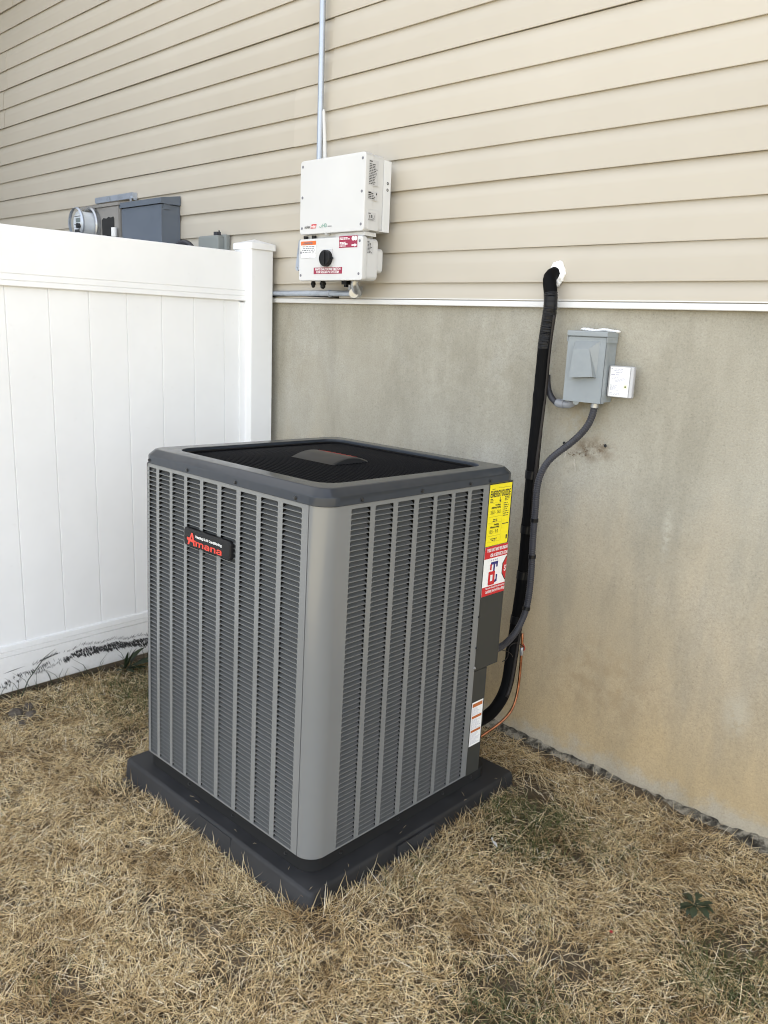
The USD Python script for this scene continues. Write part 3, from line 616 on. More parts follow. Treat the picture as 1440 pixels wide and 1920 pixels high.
# parallel grille bars under the opening (bars run along x), slightly domed
hx, hy = W_/2+0.004-0.071, D_/2+0.004-0.071; Ro = 0.058
GR = part(AC, 'grille_rim', fixn(sweep([np.c_[rrect(hx-i, hy-i, Ro, 8, CXl, CYl), np.full(36, z)] for i, z in ((0.0, 0.998), (-0.0005, 1.010), (0.004, 1.0125), (0.009, 1.010), (0.009, 0.998))], True, False, False)), m_grille, 40)
nb = 50
for i in range(nb):
    y = CYl-hy+0.012+(2*hy-0.024)*i/(nb-1); dy = abs(y-CYl)
    hw = hx-0.002 if dy < hy-Ro else hx-Ro+math.sqrt(max(Ro**2-(dy-hy+Ro)**2, 0))-0.002
    def zt(x): return 1.0035+0.016*(1-((x-CXl)/hx)**2)*(1-((y-CYl)/hy)**2)
    xs = np.linspace(CXl-hw, CXl+hw, 9); pts = [(x, y, zt(x)) for x in xs]
    part(GR, 'grille_bar', tube(pts, 0.0023 if i > 1 else 0.0034, 6), m_grille, True)
for x in (CXl-0.2, CXl, CXl+0.2):
    part(GR, 'grille_stay', tube([(x, y, 0.9985+0.016*(1-((x-CXl)/hx)**2)*(1-((y-CYl)/hy)**2)) for y in np.linspace(CYl-hy+0.003, CYl+hy-0.003, 11)], 0.002, 6), m_grille, True)
# arched badge on the grille
bxx0, bxx1, by0, by1 = -0.468, -0.286, 0.292, 0.442
def btop(v): return 1.0195+0.017*(1-v**2)
rg = []
for x, e in ((bxx0, 0.010), (bxx0+0.006, 0.0), (bxx1-0.006, 0.0), (bxx1, 0.010)):
    vs = np.linspace(-1, 1, 13); y = (by0+by1)/2+vs*((by1-by0)/2-e*0.6)
    rg.append(np.r_[np.stack([np.full(13, x), y, btop(vs)-e*0.25], 1), np.stack([np.full(2, x), y[[-1, 0]], [1.0195, 1.0195]], 1)])
BD = part(AC, 'top_badge', fixn(sweep(rg)), m_blackgloss, 35)
def bend_badge(m):
    v = m.vertices.copy(); s = (v[:, 1]-(by0+by1)/2)/((by1-by0)/2); v[:, 2] = v[:, 2]-1.04+btop(s)+0.0003; m = m.copy(); m.vertices = v; return m
tx = text('Amana', 0.034, frame((0, 0, 1.04), (1, 0, 0), (0, 1, 0)), bxx0+0.02, 0.388, width=0.145, bold=True)
tx = tx.subdivide(); part(BD, 'lettering', bend_badge(tx), m_red, False)
# screws
def screw(p, axis, r=0.0042): return lathe([(0.0, -0.001), (r*1.25, -0.001), (r*1.25, 0.0008), (r, 0.0012), (r*0.92, 0.0036), (r*0.5, 0.0042), (0, 0.0042)], p, axis, 8)
for a in (0.757, 0.558, 0.336, 0.096): part(AC, 'screw', screw((-a, -0.0042, 0.9885), (0, -1, 0)), m_screw, 30)
for b in (0.121, 0.347, 0.557, 0.652): part(AC, 'screw', screw((0.0042, b, 0.9885), (1, 0, 0)), m_screw, 30)
for a in (0.553, 0.333, 0.099): part(AC, 'screw', screw((-a, 0.004, 0.022), (0, -1, 0)), m_screw, 30)
for b in (0.114, 0.343, 0.548, 0.69): part(AC, 'screw', screw((-0.004, b, 0.022), (1, 0, 0)), m_screw, 30)
for z in (0.57, 0.47, 0.405): part(AC, 'screw', screw((0.0014, 0.6545, z), (1, 0, 0), 0.0035), m_screw if z != 0.405 else m_zinc, 30)
# front badge
fb = fixn(sweep([np.array([[x, y, z] for x, z in rrect(0.111-i, 0.0262-i, 0.010, 5, -0.454, 0.801)]) for i, y in ((0.0, -0.0013), (0.0, -0.008), (0.0012, -0.0105), (0.004, -0.0120))]))
FB = part(AC, 'front_badge', fb, m_black, 35)
fr = frame((-0.454, -0.0120, 0.801), (1, 0, 0), (0, 0, 1))
A_ = [text('A', 0.0335, fr, -0.089, -0.0195, width=0.036, bold=True, shear=0.12), text('mana', 0.0176, fr, -0.050, -0.0195, width=0.122, bold=True, shear=0.05), quads(fr, [(-0.092, -0.078, -0.008, -0.0005)], 0.0006)]
# the crossbar flourish joins A to m
A_.append(plate(sg.Polygon([(-0.094, -0.004), (-0.086, -0.0105), (-0.050, -0.0085), (-0.050, -0.004)]), 0.0003, (fr[0]+fr[3]*0.00055, fr[1], fr[2], fr[3])))
part(FB, 'red_lettering', cat(A_), m_red, False)
part(FB, 'white_lettering', text('Heating & Air Conditioning', 0.0068, fr, -0.050, 0.0045, width=0.122, bold=True), m_white, False)
# labels on the right-hand face, u along +y, v up, normal +x
fy = lambda b, z: frame((-0.0005+0.0004, b, z), (0, 1, 0), (0, 0, 1))
f = fy(0.6605, 0.7865)
YL = part(CV, 'yellow_label', bx(-0.0004, 0.0002, 0.6605, 0.7725, 0.7865, 0.9745), m_yellow, False)
w = 0.112; hgt = 0.188; WO = 0.0006
ink = [text('ENERGYGUIDE', 0.0185, f, 0.005, 0.150, width=0.102, bold=True, w=WO)]
ink.append(plate(sg.Polygon([(0.0555, 0.147), (0.0575, 0.147), (0.0575, 0.139), (0.0615, 0.139), (0.0565, 0.130), (0.0515, 0.139), (0.0555, 0.139)]), 0.0002, (f[0]+f[3]*WO, *f[1:])))
ink.append(text('15.0 - 16.0', 0.0105, f, 0.012, 0.0985, width=0.050, w=WO)); ink.append(text('8.5 - 9.0', 0.0105, f, 0.015, 0.0390, width=0.042, w=WO))
ink.append(text('Cooling', 0.0052, f, 0.034, 0.1225, w=WO, bold=True)); ink.append(text('Efficiency Rating', 0.0052, f, 0.016, 0.1150, width=0.045, w=WO, bold=True))
ink.append(text('Heating', 0.0052, f, 0.034, 0.0625, w=WO, bold=True)); ink.append(text('Efficiency Rating', 0.0052, f, 0.016, 0.0550, width=0.045, w=WO, bold=True))
rc = [(0.006, 0.070, 0.0895, 0.0900), (0.006, 0.070, 0.0305, 0.0310), (0.004, 0.072, 0.0715, 0.0718), (0.004, 0.072, 0.1315, 0.1318), (0.004, 0.072, 0.0125, 0.0128), (0.0725, 0.0728, 0.0125, 0.1315), (0.045, 0.108, 0.1755, 0.1762), (0.012, 0.026, 0.1735, 0.1750),
      (0.101, 0.108, 0.013, 0.026), (0.076, 0.108, 0.0615, 0.0640)]
rc += microlines(f, 0.006, 0.030, 0.133, 0.146, 3, rng) + microlines(f, 0.080, 0.108, 0.133, 0.148, 3, rng) + microlines(f, 0.077, 0.108, 0.085, 0.130, 7, rng, lead=0.4) + microlines(f, 0.020, 0.056, 0.073, 0.083, 2, rng, align='c') + microlines(f, 0.020, 0.056, 0.014, 0.024, 2, rng, align='c')
part(YL, 'print', cat(ink+[quads(f, rc, WO)]), m_ink, False)
f = fy(0.6605, 0.630)
RL = part(CV, 'red_white_sticker', bx(-0.0004, 0.0002, 0.6605, 0.7785, 0.630, 0.7845), m_white, False)
part(RL, 'red_band', quads(f, [(0.0, 0.118, 0.117, 0.1545)], 0.0006), m_labelred, False)
part(RL, 'red_band', quads(f, [(0.0, 0.118, 0.0, 0.029)], 0.0006), m_labelred, False)
part(RL, 'white_lettering', cat([text('THIS UNIT MAY BE UNDER', 0.0098, f, 0.010, 0.1385, width=0.106, bold=True, w=0.0009), text('OR A SERVICE CONTRACT', 0.0098, f, 0.030, 0.1215, width=0.118, bold=True, w=0.0009, umax=0.1165),
     text('This unit should be serviced by', 0.0058, f, 0.016, 0.0205, width=0.100, w=0.0009), text('Call (801) 842-6778 or (801)', 0.0078, f, 0.018, 0.0080, width=0.099, bold=True, w=0.0009)]), m_white, False)
def pl(pts, w=0.0006): return plate(sg.Polygon(pts), 0.0002, (f[0]+f[3]*w, *f[1:]))
part(RL, 'navy_emblem', cat([pl([(0.036, 0.104), (0.072, 0.104), (0.072, 0.086), (0.064, 0.086), (0.064, 0.096), (0.058, 0.096), (0.058, 0.038), (0.050, 0.038), (0.050, 0.096), (0.036, 0.096)]), pl([(0.060, 0.036), (0.073, 0.040), (0.073, 0.062), (0.066, 0.062), (0.066, 0.047), (0.060, 0.045)])]), m_navy, False)
part(RL, 'red_emblem', cat([plate(sg.box(0.031, 0.036, 0.056, 0.071).buffer(0.004).difference(sg.box(0.037, 0.044, 0.0495, 0.064)), 0.0002, (f[0]+f[3]*0.0009, *f[1:])), pl([(0.033, 0.080), (0.041, 0.080), (0.041, 0.098), (0.033, 0.098)], 0.0009)]), m_labelred, False)
part(RL, 'grey_print', quads(f, microlines(f, 0.034, 0.072, 0.106, 0.114, 1, rng, fill=(0.95, 1)), 0.0006), m_lightink, False)
oc = sg.Polygon([(0.127+0.030*math.cos(math.pi/8+k*math.pi/4), 0.075+0.030*1.25*math.sin(math.pi/8+k*math.pi/4)) for k in range(8)]).intersection(sg.box(0, 0, 0.1178, 0.2))
oc2 = sg.Polygon([(0.127+0.033*math.cos(math.pi/8+k*math.pi/4), 0.075+0.033*1.25*math.sin(math.pi/8+k*math.pi/4)) for k in range(8)]).intersection(sg.box(0, 0, 0.1179, 0.2))
part(RL, 'stop_outline', plate(oc2, 0.0002, (f[0]+f[3]*0.0005, *f[1:])), m_ink, False)
part(RL, 'stop_octagon', plate(oc, 0.0002, (f[0]+f[3]*0.0008, *f[1:])), m_labelred, False)
part(RL, 'stop_lettering', text('ST', 0.018, f, 0.1065, 0.066, width=0.018, bold=True, w=0.0011, umax=0.1175), m_white, False)
f = frame((-0.0023, 0.6635, 0.135), (0, 1, 0), (0, 0, 1))
WL = part(AC, 'warning_label', bx(-0.0024, -0.0018, 0.6635, 0.7205, 0.135, 0.284), m_white, False)
for v0_, v1_ in ((0.132, 0.144), (0.093, 0.102), (0.046, 0.054)): part(WL, 'orange_band', quads(f, [(0.003, 0.054, v0_, v1_)], 0.0006), m_rust, False)
part(WL, 'print', quads(f, microlines(f, 0.003, 0.054, 0.104, 0.130, 7, rng, lead=0.4)+microlines(f, 0.003, 0.054, 0.056, 0.091, 9, rng, lead=0.4)+microlines(f, 0.003, 0.054, 0.006, 0.044, 10, rng, lead=0.4), 0.0006), m_lightink, False)

# ------------------------------------------------------------------ solar inverter on the siding
IV = thing('solar_inverter', 'white solar inverter with a black rotary switch mounted on the siding', 'inverter')
IX0, IX1 = -0.448, -0.080
part(IV, 'mounting_bracket', cat([bx(IX0+0.02, IX1-0.045, -0.0765, -0.004, 1.826, 2.066), bx(IX1-0.0015, IX1+0.0005, -0.0785, -0.040, 1.815, 2.066), bx(IX1-0.06, IX1+0.0005, -0.085, -0.040, 1.8125, 1.8148)]), m_invplate, 30)
UB = part(IV, 'upper_housing', cat([rbox(IX0, IX1, -0.174, -0.132, 1.807, 2.082, 'y', 0.014, 0.004), rbox(IX0+0.003, IX1-0.003, -0.134, -0.075, 1.809, 2.080, 'y', 0.016, 0.003)]), m_inv, 35)
part(UB, 'side_boss', rbox(IX1-0.02, IX1+0.0015, -0.158, -0.100, 1.812, 1.884, 'x', 0.006, 0.0015), m_inv, 30)
for z in (2.060, 1.946, 1.831):
    for x in (IX0+0.015, IX1-0.017): part(IV, 'cover_screw', lathe([(0, 0), (0.0054, 0), (0.0054, 0.0010), (0.0035, 0.0012), (0, 0.0012)], (x, -0.1735, z), (0, -1, 0), 12), m_greyink, 30)
LB = part(IV, 'lower_housing', cat([rbox(IX0-0.001, IX1-0.002, -0.174, -0.150, 1.630, 1.790, 'y', 0.011, 0.004), rbox(IX0+0.003, IX1-0.004, -0.152, -0.090, 1.632, 1.786, 'y', 0.018, 0.004), rbox(IX0+0.03, IX1-0.006, -0.092, -0.060, 1.662, 1.752, 'y', 0.014, 0.004)]), m_inv, 35)
for x, z in ((-0.099, 1.772), (-0.100, 1.654), (-0.436, 1.651), (-0.436, 1.739)):
    part(IV, 'cover_screw', lathe([(0, 0), (0.0054, 0), (0.0054, 0.0010), (0.0035, 0.0012), (0, 0.0012)], (x, -0.1735, z), (0, -1, 0), 12), m_greyink, 30)
part(LB, 'knockout', lathe([(0.011, 0), (0.0125, 0.0008), (0.014, 0)], (IX1-0.0045, -0.135, 1.690), (1, 0, 0), 20), m_inv, 30)
part(IV, 'neck', cat([bx(IX0+0.02, IX1-0.03, -0.150, -0.095, 1.788, 1.808), bx(IX0+0.20, IX1-0.008, -0.160, -0.10, 1.792, 1.806)]), m_inv, 30)
for x in (-0.425, -0.375): part(IV, 'neck_plug', lathe([(0.0, 0), (0.008, 0), (0.009, 0.012), (0, 0.012)], (x, -0.160, 1.7905), (0, 0, 1), 12), m_black, 30)
part(IV, 'vent_tab', bx(-0.300, -0.286, -0.170, -0.155, 1.8025, 1.8075), m_inv, False)
part(IV, 'antenna', tube([(-0.396, -0.092, 2.082), (-0.396, -0.092, 2.10), (-0.401, -0.094, 2.20), (-0.406, -0.096, 2.272), (-0.4063, -0.096, 2.281)], [0.0085, 0.0078, 0.0070, 0.0062, 0.0025], 12), m_inv, 40)
# switch
part(IV, 'switch_plate', rbox(-0.315, -0.246, -0.1775, -0.1735, 1.682, 1.747, 'y', 0.002, 0.0008), m_silverlab, 30)
KN = part(IV, 'switch_knob', lathe([(0.0, 0.0), (0.031, 0.0), (0.0315, 0.004), (0.0305, 0.016), (0.027, 0.0185), (0.0, 0.0185)], (-0.2745, -0.1775, 1.7125), (0, -1, 0), 36), m_black, 30)
part(KN, 'grip', rbox(-0.2815, -0.2675, -0.2005, -0.1955, 1.688, 1.737, 'y', 0.004, 0.0015), m_black, 30)
part(KN, 'pointer', bx(-0.250, -0.234, -0.188, -0.1815, 1.7095, 1.7155), m_black, False)
# front labels
ff = lambda x, z: frame((x, -0.1742, z), (1, 0, 0), (0, 0, 1))
f = ff(-0.436, 1.717); WN = part(IV, 'warning_sticker', quads(f, [(0, 0.090, 0, 0.064)], 0.0003), m_white, False)
part(WN, 'orange_band', quads(f, [(0.0, 0.090, 0.049, 0.064)], 0.0006), m_orange, False)
part(WN, 'lettering', cat([text('WARNING', 0.0092, f, 0.020, 0.052, width=0.052, bold=True, w=0.0009), plate(sg.Polygon([(0.009, 0.0515), (0.017, 0.0515), (0.013, 0.0605)]), 0.0002, (f[0]+f[3]*0.0009, *f[1:])),
     quads(f, microlines(f, 0.005, 0.085, 0.019, 0.047, 4, rng, fill=(0.85, 1), lead=0.5, align='c')+[(0, 0.090, 0.0176, 0.0184), (0, 0.0006, 0, 0.064), (0.0894, 0.090, 0, 0.064), (0, 0.09, 0, 0.0006)], 0.0006)]), m_greyink, False)
part(WN, 'small_print', quads(f, microlines(f, 0.012, 0.078, 0.002, 0.0165, 4, rng, fill=(0.8, 1), lead=0.4, align='c'), 0.0006), m_lightink, False)
f = ff(-0.212, 1.7495); MR = part(IV, 'maroon_sticker', quads(f, [(0, 0.101, 0, 0.0425)], 0.0003), m_maroon, False)
part(MR, 'white_print', cat([quads(f, microlines(f, 0.004, 0.062, 0.029, 0.038, 2, rng, fill=(0.6, 1), lead=0.6)+microlines(f, 0.004, 0.068, 0.004, 0.022, 4, rng, fill=(0.5, 1), lead=0.55), 0.0006),
     plate(sg.box(0.071, 0.028, 0.098, 0.037).union(sg.Point(0.078, 0.0325).buffer(0.008)).union(sg.Point(0.091, 0.0325).buffer(0.008)), 0.0002, (f[0]+f[3]*0.0006, *f[1:])),
     plate(sg.box(0.070, 0.006, 0.097, 0.0105).union(sg.Point(0.088, 0.008).buffer(0.005)), 0.0002, (f[0]+f[3]*0.0006, *f[1:]))]), m_white, False)
f = ff(-0.356, 1.655); RS = part(IV, 'switch_sticker', quads(f, [(0, 0.165, 0, 0.0245)], 0.0003), m_maroon, False)
part(RS, 'white_lettering', cat([text('RAPID SHUTDOWN SWITCH', 0.0082, f, 0.0095, 0.0138, width=0.146, bold=True, w=0.0006), text('FOR SOLAR PV SYSTEM', 0.0082, f, 0.0165, 0.0030, width=0.130, bold=True, w=0.0006)]), m_white, False)
f = ff(-0.416, 1.828)
part(UB, 'logo_lettering', cat([text('solar', 0.0092, f, 0.0, 0.002, width=0.034, bold=True)]), m_ink, False)
part(UB, 'logo_block', plate(sg.Polygon([(0.036, 0.0), (0.066, 0.0), (0.072, 0.0155), (0.042, 0.0155)]), 0.0002, (f[0]+f[3]*0.0004, *f[1:])), m_labelred, False)
part(UB, 'logo_block_lettering', text('edge', 0.0085, f, 0.041, 0.0035, width=0.026, bold=True, w=0.0008), m_white, False)
part(UB, 'green_lettering', cat([text('HD', 0.0135, f, 0.107, 0.0012, width=0.024, w=0.0004), tube([f[0]+f[1]*u+f[2]*v+f[3]*0.0004 for u, v in ((0.088, 0.006), (0.091, 0.002), (0.096, 0.0012), (0.101, 0.004), (0.103, 0.010))], 0.0007, 5)]), m_logogreen, False)
part(UB, 'grey_lettering', text('wave', 0.0058, f, 0.137, 0.0016, width=0.022, w=0.0004), m_greyink, False)
# side labels on the right-hand end (u along +y, normal +x)
def slab(y0, y1, z0, z1, x): return frame((x, y0, z0), (0, 1, 0), (0, 0, 1)), y1-y0, z1-z0
for nm, (y0, y1, z0, z1, x), rows_, extra in (('rating_label', (-0.1585, -0.1085, 1.969, 2.057, IX1+0.0002), 13, [(0.003, 0.018, 0.0805, 0.0845)]), ('serial_label', (-0.160, -0.1095, 1.918, 1.949, IX1+0.0002), 4, [(0.003, 0.018, 0.024, 0.028), (0.043, 0.048, 0.020, 0.027)]),
        ('icon_label', (-0.1580, -0.1155, 1.843, 1.875, IX1+0.0018), 3, [(0.003, 0.015, 0.026, 0.029), (0.008, 0.011, 0.012, 0.022), (0.016, 0.021, 0.012, 0.023), (0.026, 0.0275, 0.011, 0.023), (0.033, 0.0345, 0.011, 0.023), (0.0262, 0.0345, 0.011, 0.0122)]), ('lower_rating_label', (-0.1505, -0.1165, 1.727, 1.775, IX1-0.0036), 8, [(0.002, 0.012, 0.042, 0.045)])):
    f, ww, hh = slab(y0, y1, z0, z1, x); par = LB if nm == 'lower_rating_label' else UB
    q_ = part(par, nm, quads(f, [(0, ww, 0, hh)], 0.0003), m_silverlab, False)
    top = 0.86 if rows_ > 3 else 0.28
    part(q_, 'print', quads(f, microlines(f, 0.003, ww-0.003, 0.003, hh*top, rows_, rng, fill=(0.55, 1), lead=0.5)+extra, 0.0006), m_ink, False)
for z in (1.987, 1.964): part(IV, 'bracket_slot', lathe([(0.0028, 0), (0.0055, 0.0004), (0.0028, 0.0008)], (IX1+0.0008, -0.057, z), (1, 0, 0), 10), m_ink, 30)
# glands under the lower box and grey disconnect handle seen behind it on the left
for x, r, l in ((-0.425, 0.010, 0.026), (-0.366, 0.013, 0.030)):
    part(IV, 'cable_gland', lathe([(0, 0), (r*0.8, 0), (r*0.8, 0.004), (r, 0.005), (r, 0.014), (r*0.82, 0.016), (r*0.8, l-0.006), (r*0.35, l), (0, l)], (x, -0.115, 1.632), (0, 0, -1), 10), m_black, 25)
part(IV, 'cable_gland', cat([bx(-0.246, -0.218, -0.125, -0.10, 1.618, 1.633), bx(-0.238, -0.226, -0.118, -0.106, 1.609, 1.619)]), m_black, False)
HN = thing('switch_handle_box', 'small grey switch box with a pale blue lever, tucked behind the inverter', 'switch')
part(HN, 'box', rbox(-0.560, -0.452, -0.060, -0.020, 1.672, 1.790, 'y', 0.004, 0.002), m_boxdark, 30)
hd = sg.LineString([(-0.563, 1.690), (-0.546, 1.790)]).buffer(0.0125)
part(HN, 'lever', plate(hd, 0.022, frame((0, -0.064, 0), (1, 0, 0), (0, 0, 1))), m_galv, 30)
part(HN, 'rivet', lathe([(0.0, 0), (0.004, 0), (0.003, 0.002), (0, 0.0024)], (-0.563, -0.086, 1.690), (0, -1, 0), 10), m_zinc, 30)

# ------------------------------------------------------------------ conduits at the inverter
VC = thing('riser_conduit', 'galvanized steel conduit running up the siding above the inverter', 'conduit')
part(VC, 'pipe', tube([(-0.499, -0.032, z) for z in np.linspace(1.84, 3.72, 10)], 0.0122, 16), m_galv, True)
for z in (3.25,): part(VC, 'strap', cat([tube([(-0.499, -0.032, z-0.008), (-0.499, -0.032, z+0.008)], 0.0138, 16), bx(-0.534, -0.464, -0.012, -0.007, z-0.008, z+0.008)]), m_galv, 30)
HC = thing('feed_conduit', 'galvanized steel conduit with a cast elbow under the inverter, running behind the fence post', 'conduit')
zc = 1.5885
part(HC, 'pipe', tube([(x, float(np.interp(x, [-0.78, -0.25], [-0.0135, -0.052])), zc+0.0005*math.sin(x*9)) for x in np.linspace(-1.40, -0.232, 40)], 0.0118, 16), m_galv, True)
part(HC, 'coupling', tube([(-0.408, -0.0405, zc), (-0.402, -0.041, zc), (-0.398, -0.0413, zc)], [0.0142, 0.0142, 0.0135], 18), m_galv, 30)
part(HC, 'elbow', tube(spline([(-0.246, -0.052, zc), (-0.222, -0.058, zc), (-0.201, -0.078, zc+0.004), (-0.196, -0.095, zc+0.020), (-0.194, -0.100, zc+0.044)], 18), [0.0155]*3+[0.0165]*15, 18), m_zinc, 40)
part(HC, 'elbow_cap', lathe([(0, -0.004), (0.0205, -0.004), (0.0215, 0.0), (0.019, 0.003), (0, 0.004)], (-0.205, -0.094, zc-0.001), (0.55, -0.80, -0.10), 20), m_zinc, 30)
part(HC, 'clamp', bx(-0.258, -0.246, -0.075, -0.008, zc+0.012, zc+0.030), m_zinc, False)
CB = solo('black_cable', tube(spline([(-0.98, -0.020, 1.556), (-0.78, -0.018, 1.5775), (-0.62, -0.020, 1.5800), (-0.48, -0.022, 1.5765), (-0.405, -0.020, 1.5745)], 40), 0.0038, 8), m_tape, 'thin black cable lying along the white trim below the steel conduit', 'cable', smooth=True)
solo('cable_clip', cat([bx(-0.407, -0.388, -0.030, -0.004, 1.571, 1.583), cyl((-0.398, -0.030, 1.577), (-0.398, -0.034, 1.577), 0.004, 8)]), m_wire, 'small brown cable clip on the white trim under the conduit', 'clip')

# ------------------------------------------------------------------ electrical gear behind the fence
MB = thing('meter_socket', 'taupe electric meter socket box with a round glass meter and a black opening', 'electric meter')
part(MB, 'box', bx(-2.415, -1.995, -0.118, -0.006, 1.30, 2.030), m_taupe, False)
part(MB, 'hood', fixn(T([(-2.42, -0.006, 2.066), (-1.990, -0.006, 2.066), (-1.990, -0.126, 2.046), (-2.42, -0.126, 2.046), (-2.42, -0.006, 2.0305), (-1.990, -0.006, 2.0305), (-1.990, -0.126, 2.0305), (-2.42, -0.126, 2.0305)], [(0, 1, 2), (0, 2, 3), (4, 6, 5), (4, 7, 6), (3, 2, 6), (3, 6, 7), (0, 3, 7), (0, 7, 4), (1, 5, 6), (1, 6, 2)])), m_taupe, False)
part(MB, 'door', rbox(-2.182, -2.000, -0.1225, -0.1180, 1.31, 2.026, 'y', 0.003, 0.001), m_taupe, 30)
part(MB, 'opening', plate(sg.Polygon([(-2.180, 1.45), (-2.045, 1.45), (-2.045, 1.967), (-2.052, 1.976), (-2.080, 1.972), (-2.105, 1.977), (-2.130, 1.969), (-2.160, 1.974), (-2.180, 1.964)]), 0.0015, frame((0, -0.1226, 0), (1, 0, 0), (0, 0, 1))), m_dark, False)
mc = np.array([-2.290, -0.118, 1.944])
part(MB, 'meter_ring', lathe([(0.070, 0), (0.090, 0.0), (0.0925, 0.006), (0.0925, 0.024), (0.086, 0.030), (0.080, 0.030), (0.076, 0.022)], mc, (0, -1, 0), 40), m_zinc, 30)
ME = part(MB, 'meter_body', lathe([(0, 0.004), (0.064, 0.004), (0.064, 0.085), (0, 0.086)], mc, (0, -1, 0), 36), m_dial, 30)
f = frame(mc+np.array([0, -0.0862, 0]), (1, 0, 0), (0, 0, 1))
part(ME, 'display', quads(f, [(-0.030, 0.022, 0.006, 0.028)], 0.0006), m_lcd, False)
part(ME, 'print', quads(f, [(-0.045, 0.03, 0.036, 0.039), (-0.05, 0.0, -0.006, -0.003), (-0.045, 0.01, -0.045, -0.030), (0.01, 0.04, -0.052, -0.040), (-0.05, 0.045, -0.0205, -0.019)], 0.0006), m_ink, False)
part(ME, 'optical_port', lathe([(0, 0), (0.014, 0), (0.014, 0.016), (0.010, 0.018), (0, 0.018)], mc+np.array([0.012, -0.0862, -0.014]), (0, -1, 0), 16), m_black, 30)
part(MB, 'meter_glass', lathe([(0.078, 0.020), (0.079, 0.095), (0.074, 0.110), (0.060, 0.117), (0.0, 0.119)], mc, (0, -1, 0), 40), m_glass, 40)
part(MB, 'meter_front_ring', lathe([(0.0795, 0.090), (0.0835, 0.093), (0.0835, 0.100), (0.0775, 0.108), (0.0765, 0.104)], mc, (0, -1, 0), 40), m_galv, 30)
PB = thing('load_panel', 'slate grey outdoor breaker panel box beside the electric meter, above the fence', 'electrical panel')
part(PB, 'box', rbox(-1.985, -1.592, -0.105, -0.004, 1.30, 2.012, 'y', 0.003, 0.0), m_boxdark, 30)
part(PB, 'door', rbox(-1.986, -1.590, -0.1115, -0.1055, 1.31, 2.010, 'y', 0.004, 0.001), m_boxdark, 30)
part(PB, 'hood', fixn(T([(-1.998, -0.004, 2.060), (-1.583, -0.004, 2.060), (-1.583, -0.118, 2.040), (-1.998, -0.118, 2.040), (-1.998, -0.004, 2.0135), (-1.583, -0.004, 2.0135), (-1.583, -0.118, 2.0135), (-1.998, -0.118, 2.0135)], [(0, 1, 2), (0, 2, 3), (4, 6, 5), (4, 7, 6), (3, 2, 6), (3, 6, 7), (0, 3, 7), (0, 7, 4), (1, 5, 6), (1, 6, 2)])), m_boxdark, False)
part(PB, 'hinge_tab', bx(-1.5925, -1.588, -0.098, -0.060, 1.988, 2.013), m_boxdark, False)
part(PB, 'latch', bx(-1.630, -1.612, -0.118, -0.111, 1.75, 1.795), m_black, False)
f = frame((-1.836, -0.1117, 1.755), (1, 0, 0), (0, 0, 1))
DL = part(PB, 'danger_label', quads(f, [(0, 0.092, 0, 0.075)], 0.0003), m_white, False)
part(DL, 'red_band', quads(f, [(0, 0.092, 0.050, 0.075)], 0.0006), m_labelred, False)
part(DL, 'print', quads(f, microlines(f, 0.006, 0.086, 0.004, 0.046, 5, rng, fill=(0.8, 1)), 0.0006), m_ink, False)
solo('silver_bracket', cat([bx(-2.435, -2.012, -0.030, -0.0225, 2.078, 2.108), bx(-2.435, -2.427, -0.0225, -0.002, 2.075, 2.104), bx(-2.020, -2.012, -0.0225, -0.002, 2.070, 2.108), bx(-2.032, -2.022, -0.036, -0.0305, 2.052, 2.090)]), m_galv, 'thin silver channel on the siding above the electric meter', 'bracket')
solo('white_pipe', cat([lathe([(0, 0), (0.0125, 0), (0.0125, 0.5), (0.0155, 0.5), (0.0155, 0.545), (0, 0.547)], (-2.008, -0.145, 1.37), (0, 0, 1), 16)]), m_trim, 'short white capped pipe standing between the electric meter and the slate panel box', 'pipe')
TB = thing('telecom_box', 'small grey plastic telecom box on the siding beside the fence post', 'telecom box')
part(TB, 'cover', rbox(-1.349, -1.180, -0.058, -0.022, 1.60, 1.852, 'y', 0.012, 0.006), m_telecom, 35)
part(TB, 'back_box', rbox(-1.345, -1.160, -0.026, -0.004, 1.60, 1.857, 'y', 0.010, 0.003), m_telecom, 35)
part(TB, 'hasp', cat([bx(-1.228, -1.200, -0.050, -0.028, 1.8525, 1.868), cyl((-1.212, -0.030, 1.868), (-1.212, -0.030, 1.876), 0.004, 8)]), m_whip, 30)
solo('cable_loop', tube(spline([(-1.50, -0.09, 1.66), (-1.49, -0.10, 1.78), (-1.43, -0.10, 1.822), (-1.365, -0.09, 1.808), (-1.348, -0.07, 1.74), (-1.347, -0.05, 1.62)], 30), 0.0125, 10), m_whip, 'dark grey cable bending over the fence top between the panel box and telecom box', 'cable', smooth=True)

# ------------------------------------------------------------------ refrigerant line set, sealant, disconnect and its conduits
RL_ = thing('refrigerant_line', 'black foam insulated refrigerant pipe running down the foundation to the air conditioner', 'pipe')
path = [(0.655, 0.030, 1.655), (0.655, -0.008, 1.657), (0.655, -0.036, 1.643), (0.669, -0.049, 1.600), (0.673, -0.050, 1.524), (0.666, -0.050, 1.439), (0.663, -0.050, 1.335), (0.662, -0.050, 1.228), (0.659, -0.050, 1.047), (0.660, -0.052, 0.92), (0.662, -0.055, 0.784), (0.666, -0.065, 0.593),
        (0.664, -0.080, 0.436), (0.668, -0.100, 0.301), (0.671, -0.130, 0.208), (0.668, -0.190, 0.156), (0.665, -0.270, 0.146), (0.662, -0.36, 0.142)]
ps = spline(path, 130)
rr_ = 0.0215+0.0014*(meshkit.fbm(ps*np.array([9, 9, 16]), 3, 21)-0.5)*2
rr_ += 0.0012*np.isin(np.arange(130) % 33, (0, 1))
part(RL_, 'insulation', tube(ps, rr_, 18), m_ins, True)
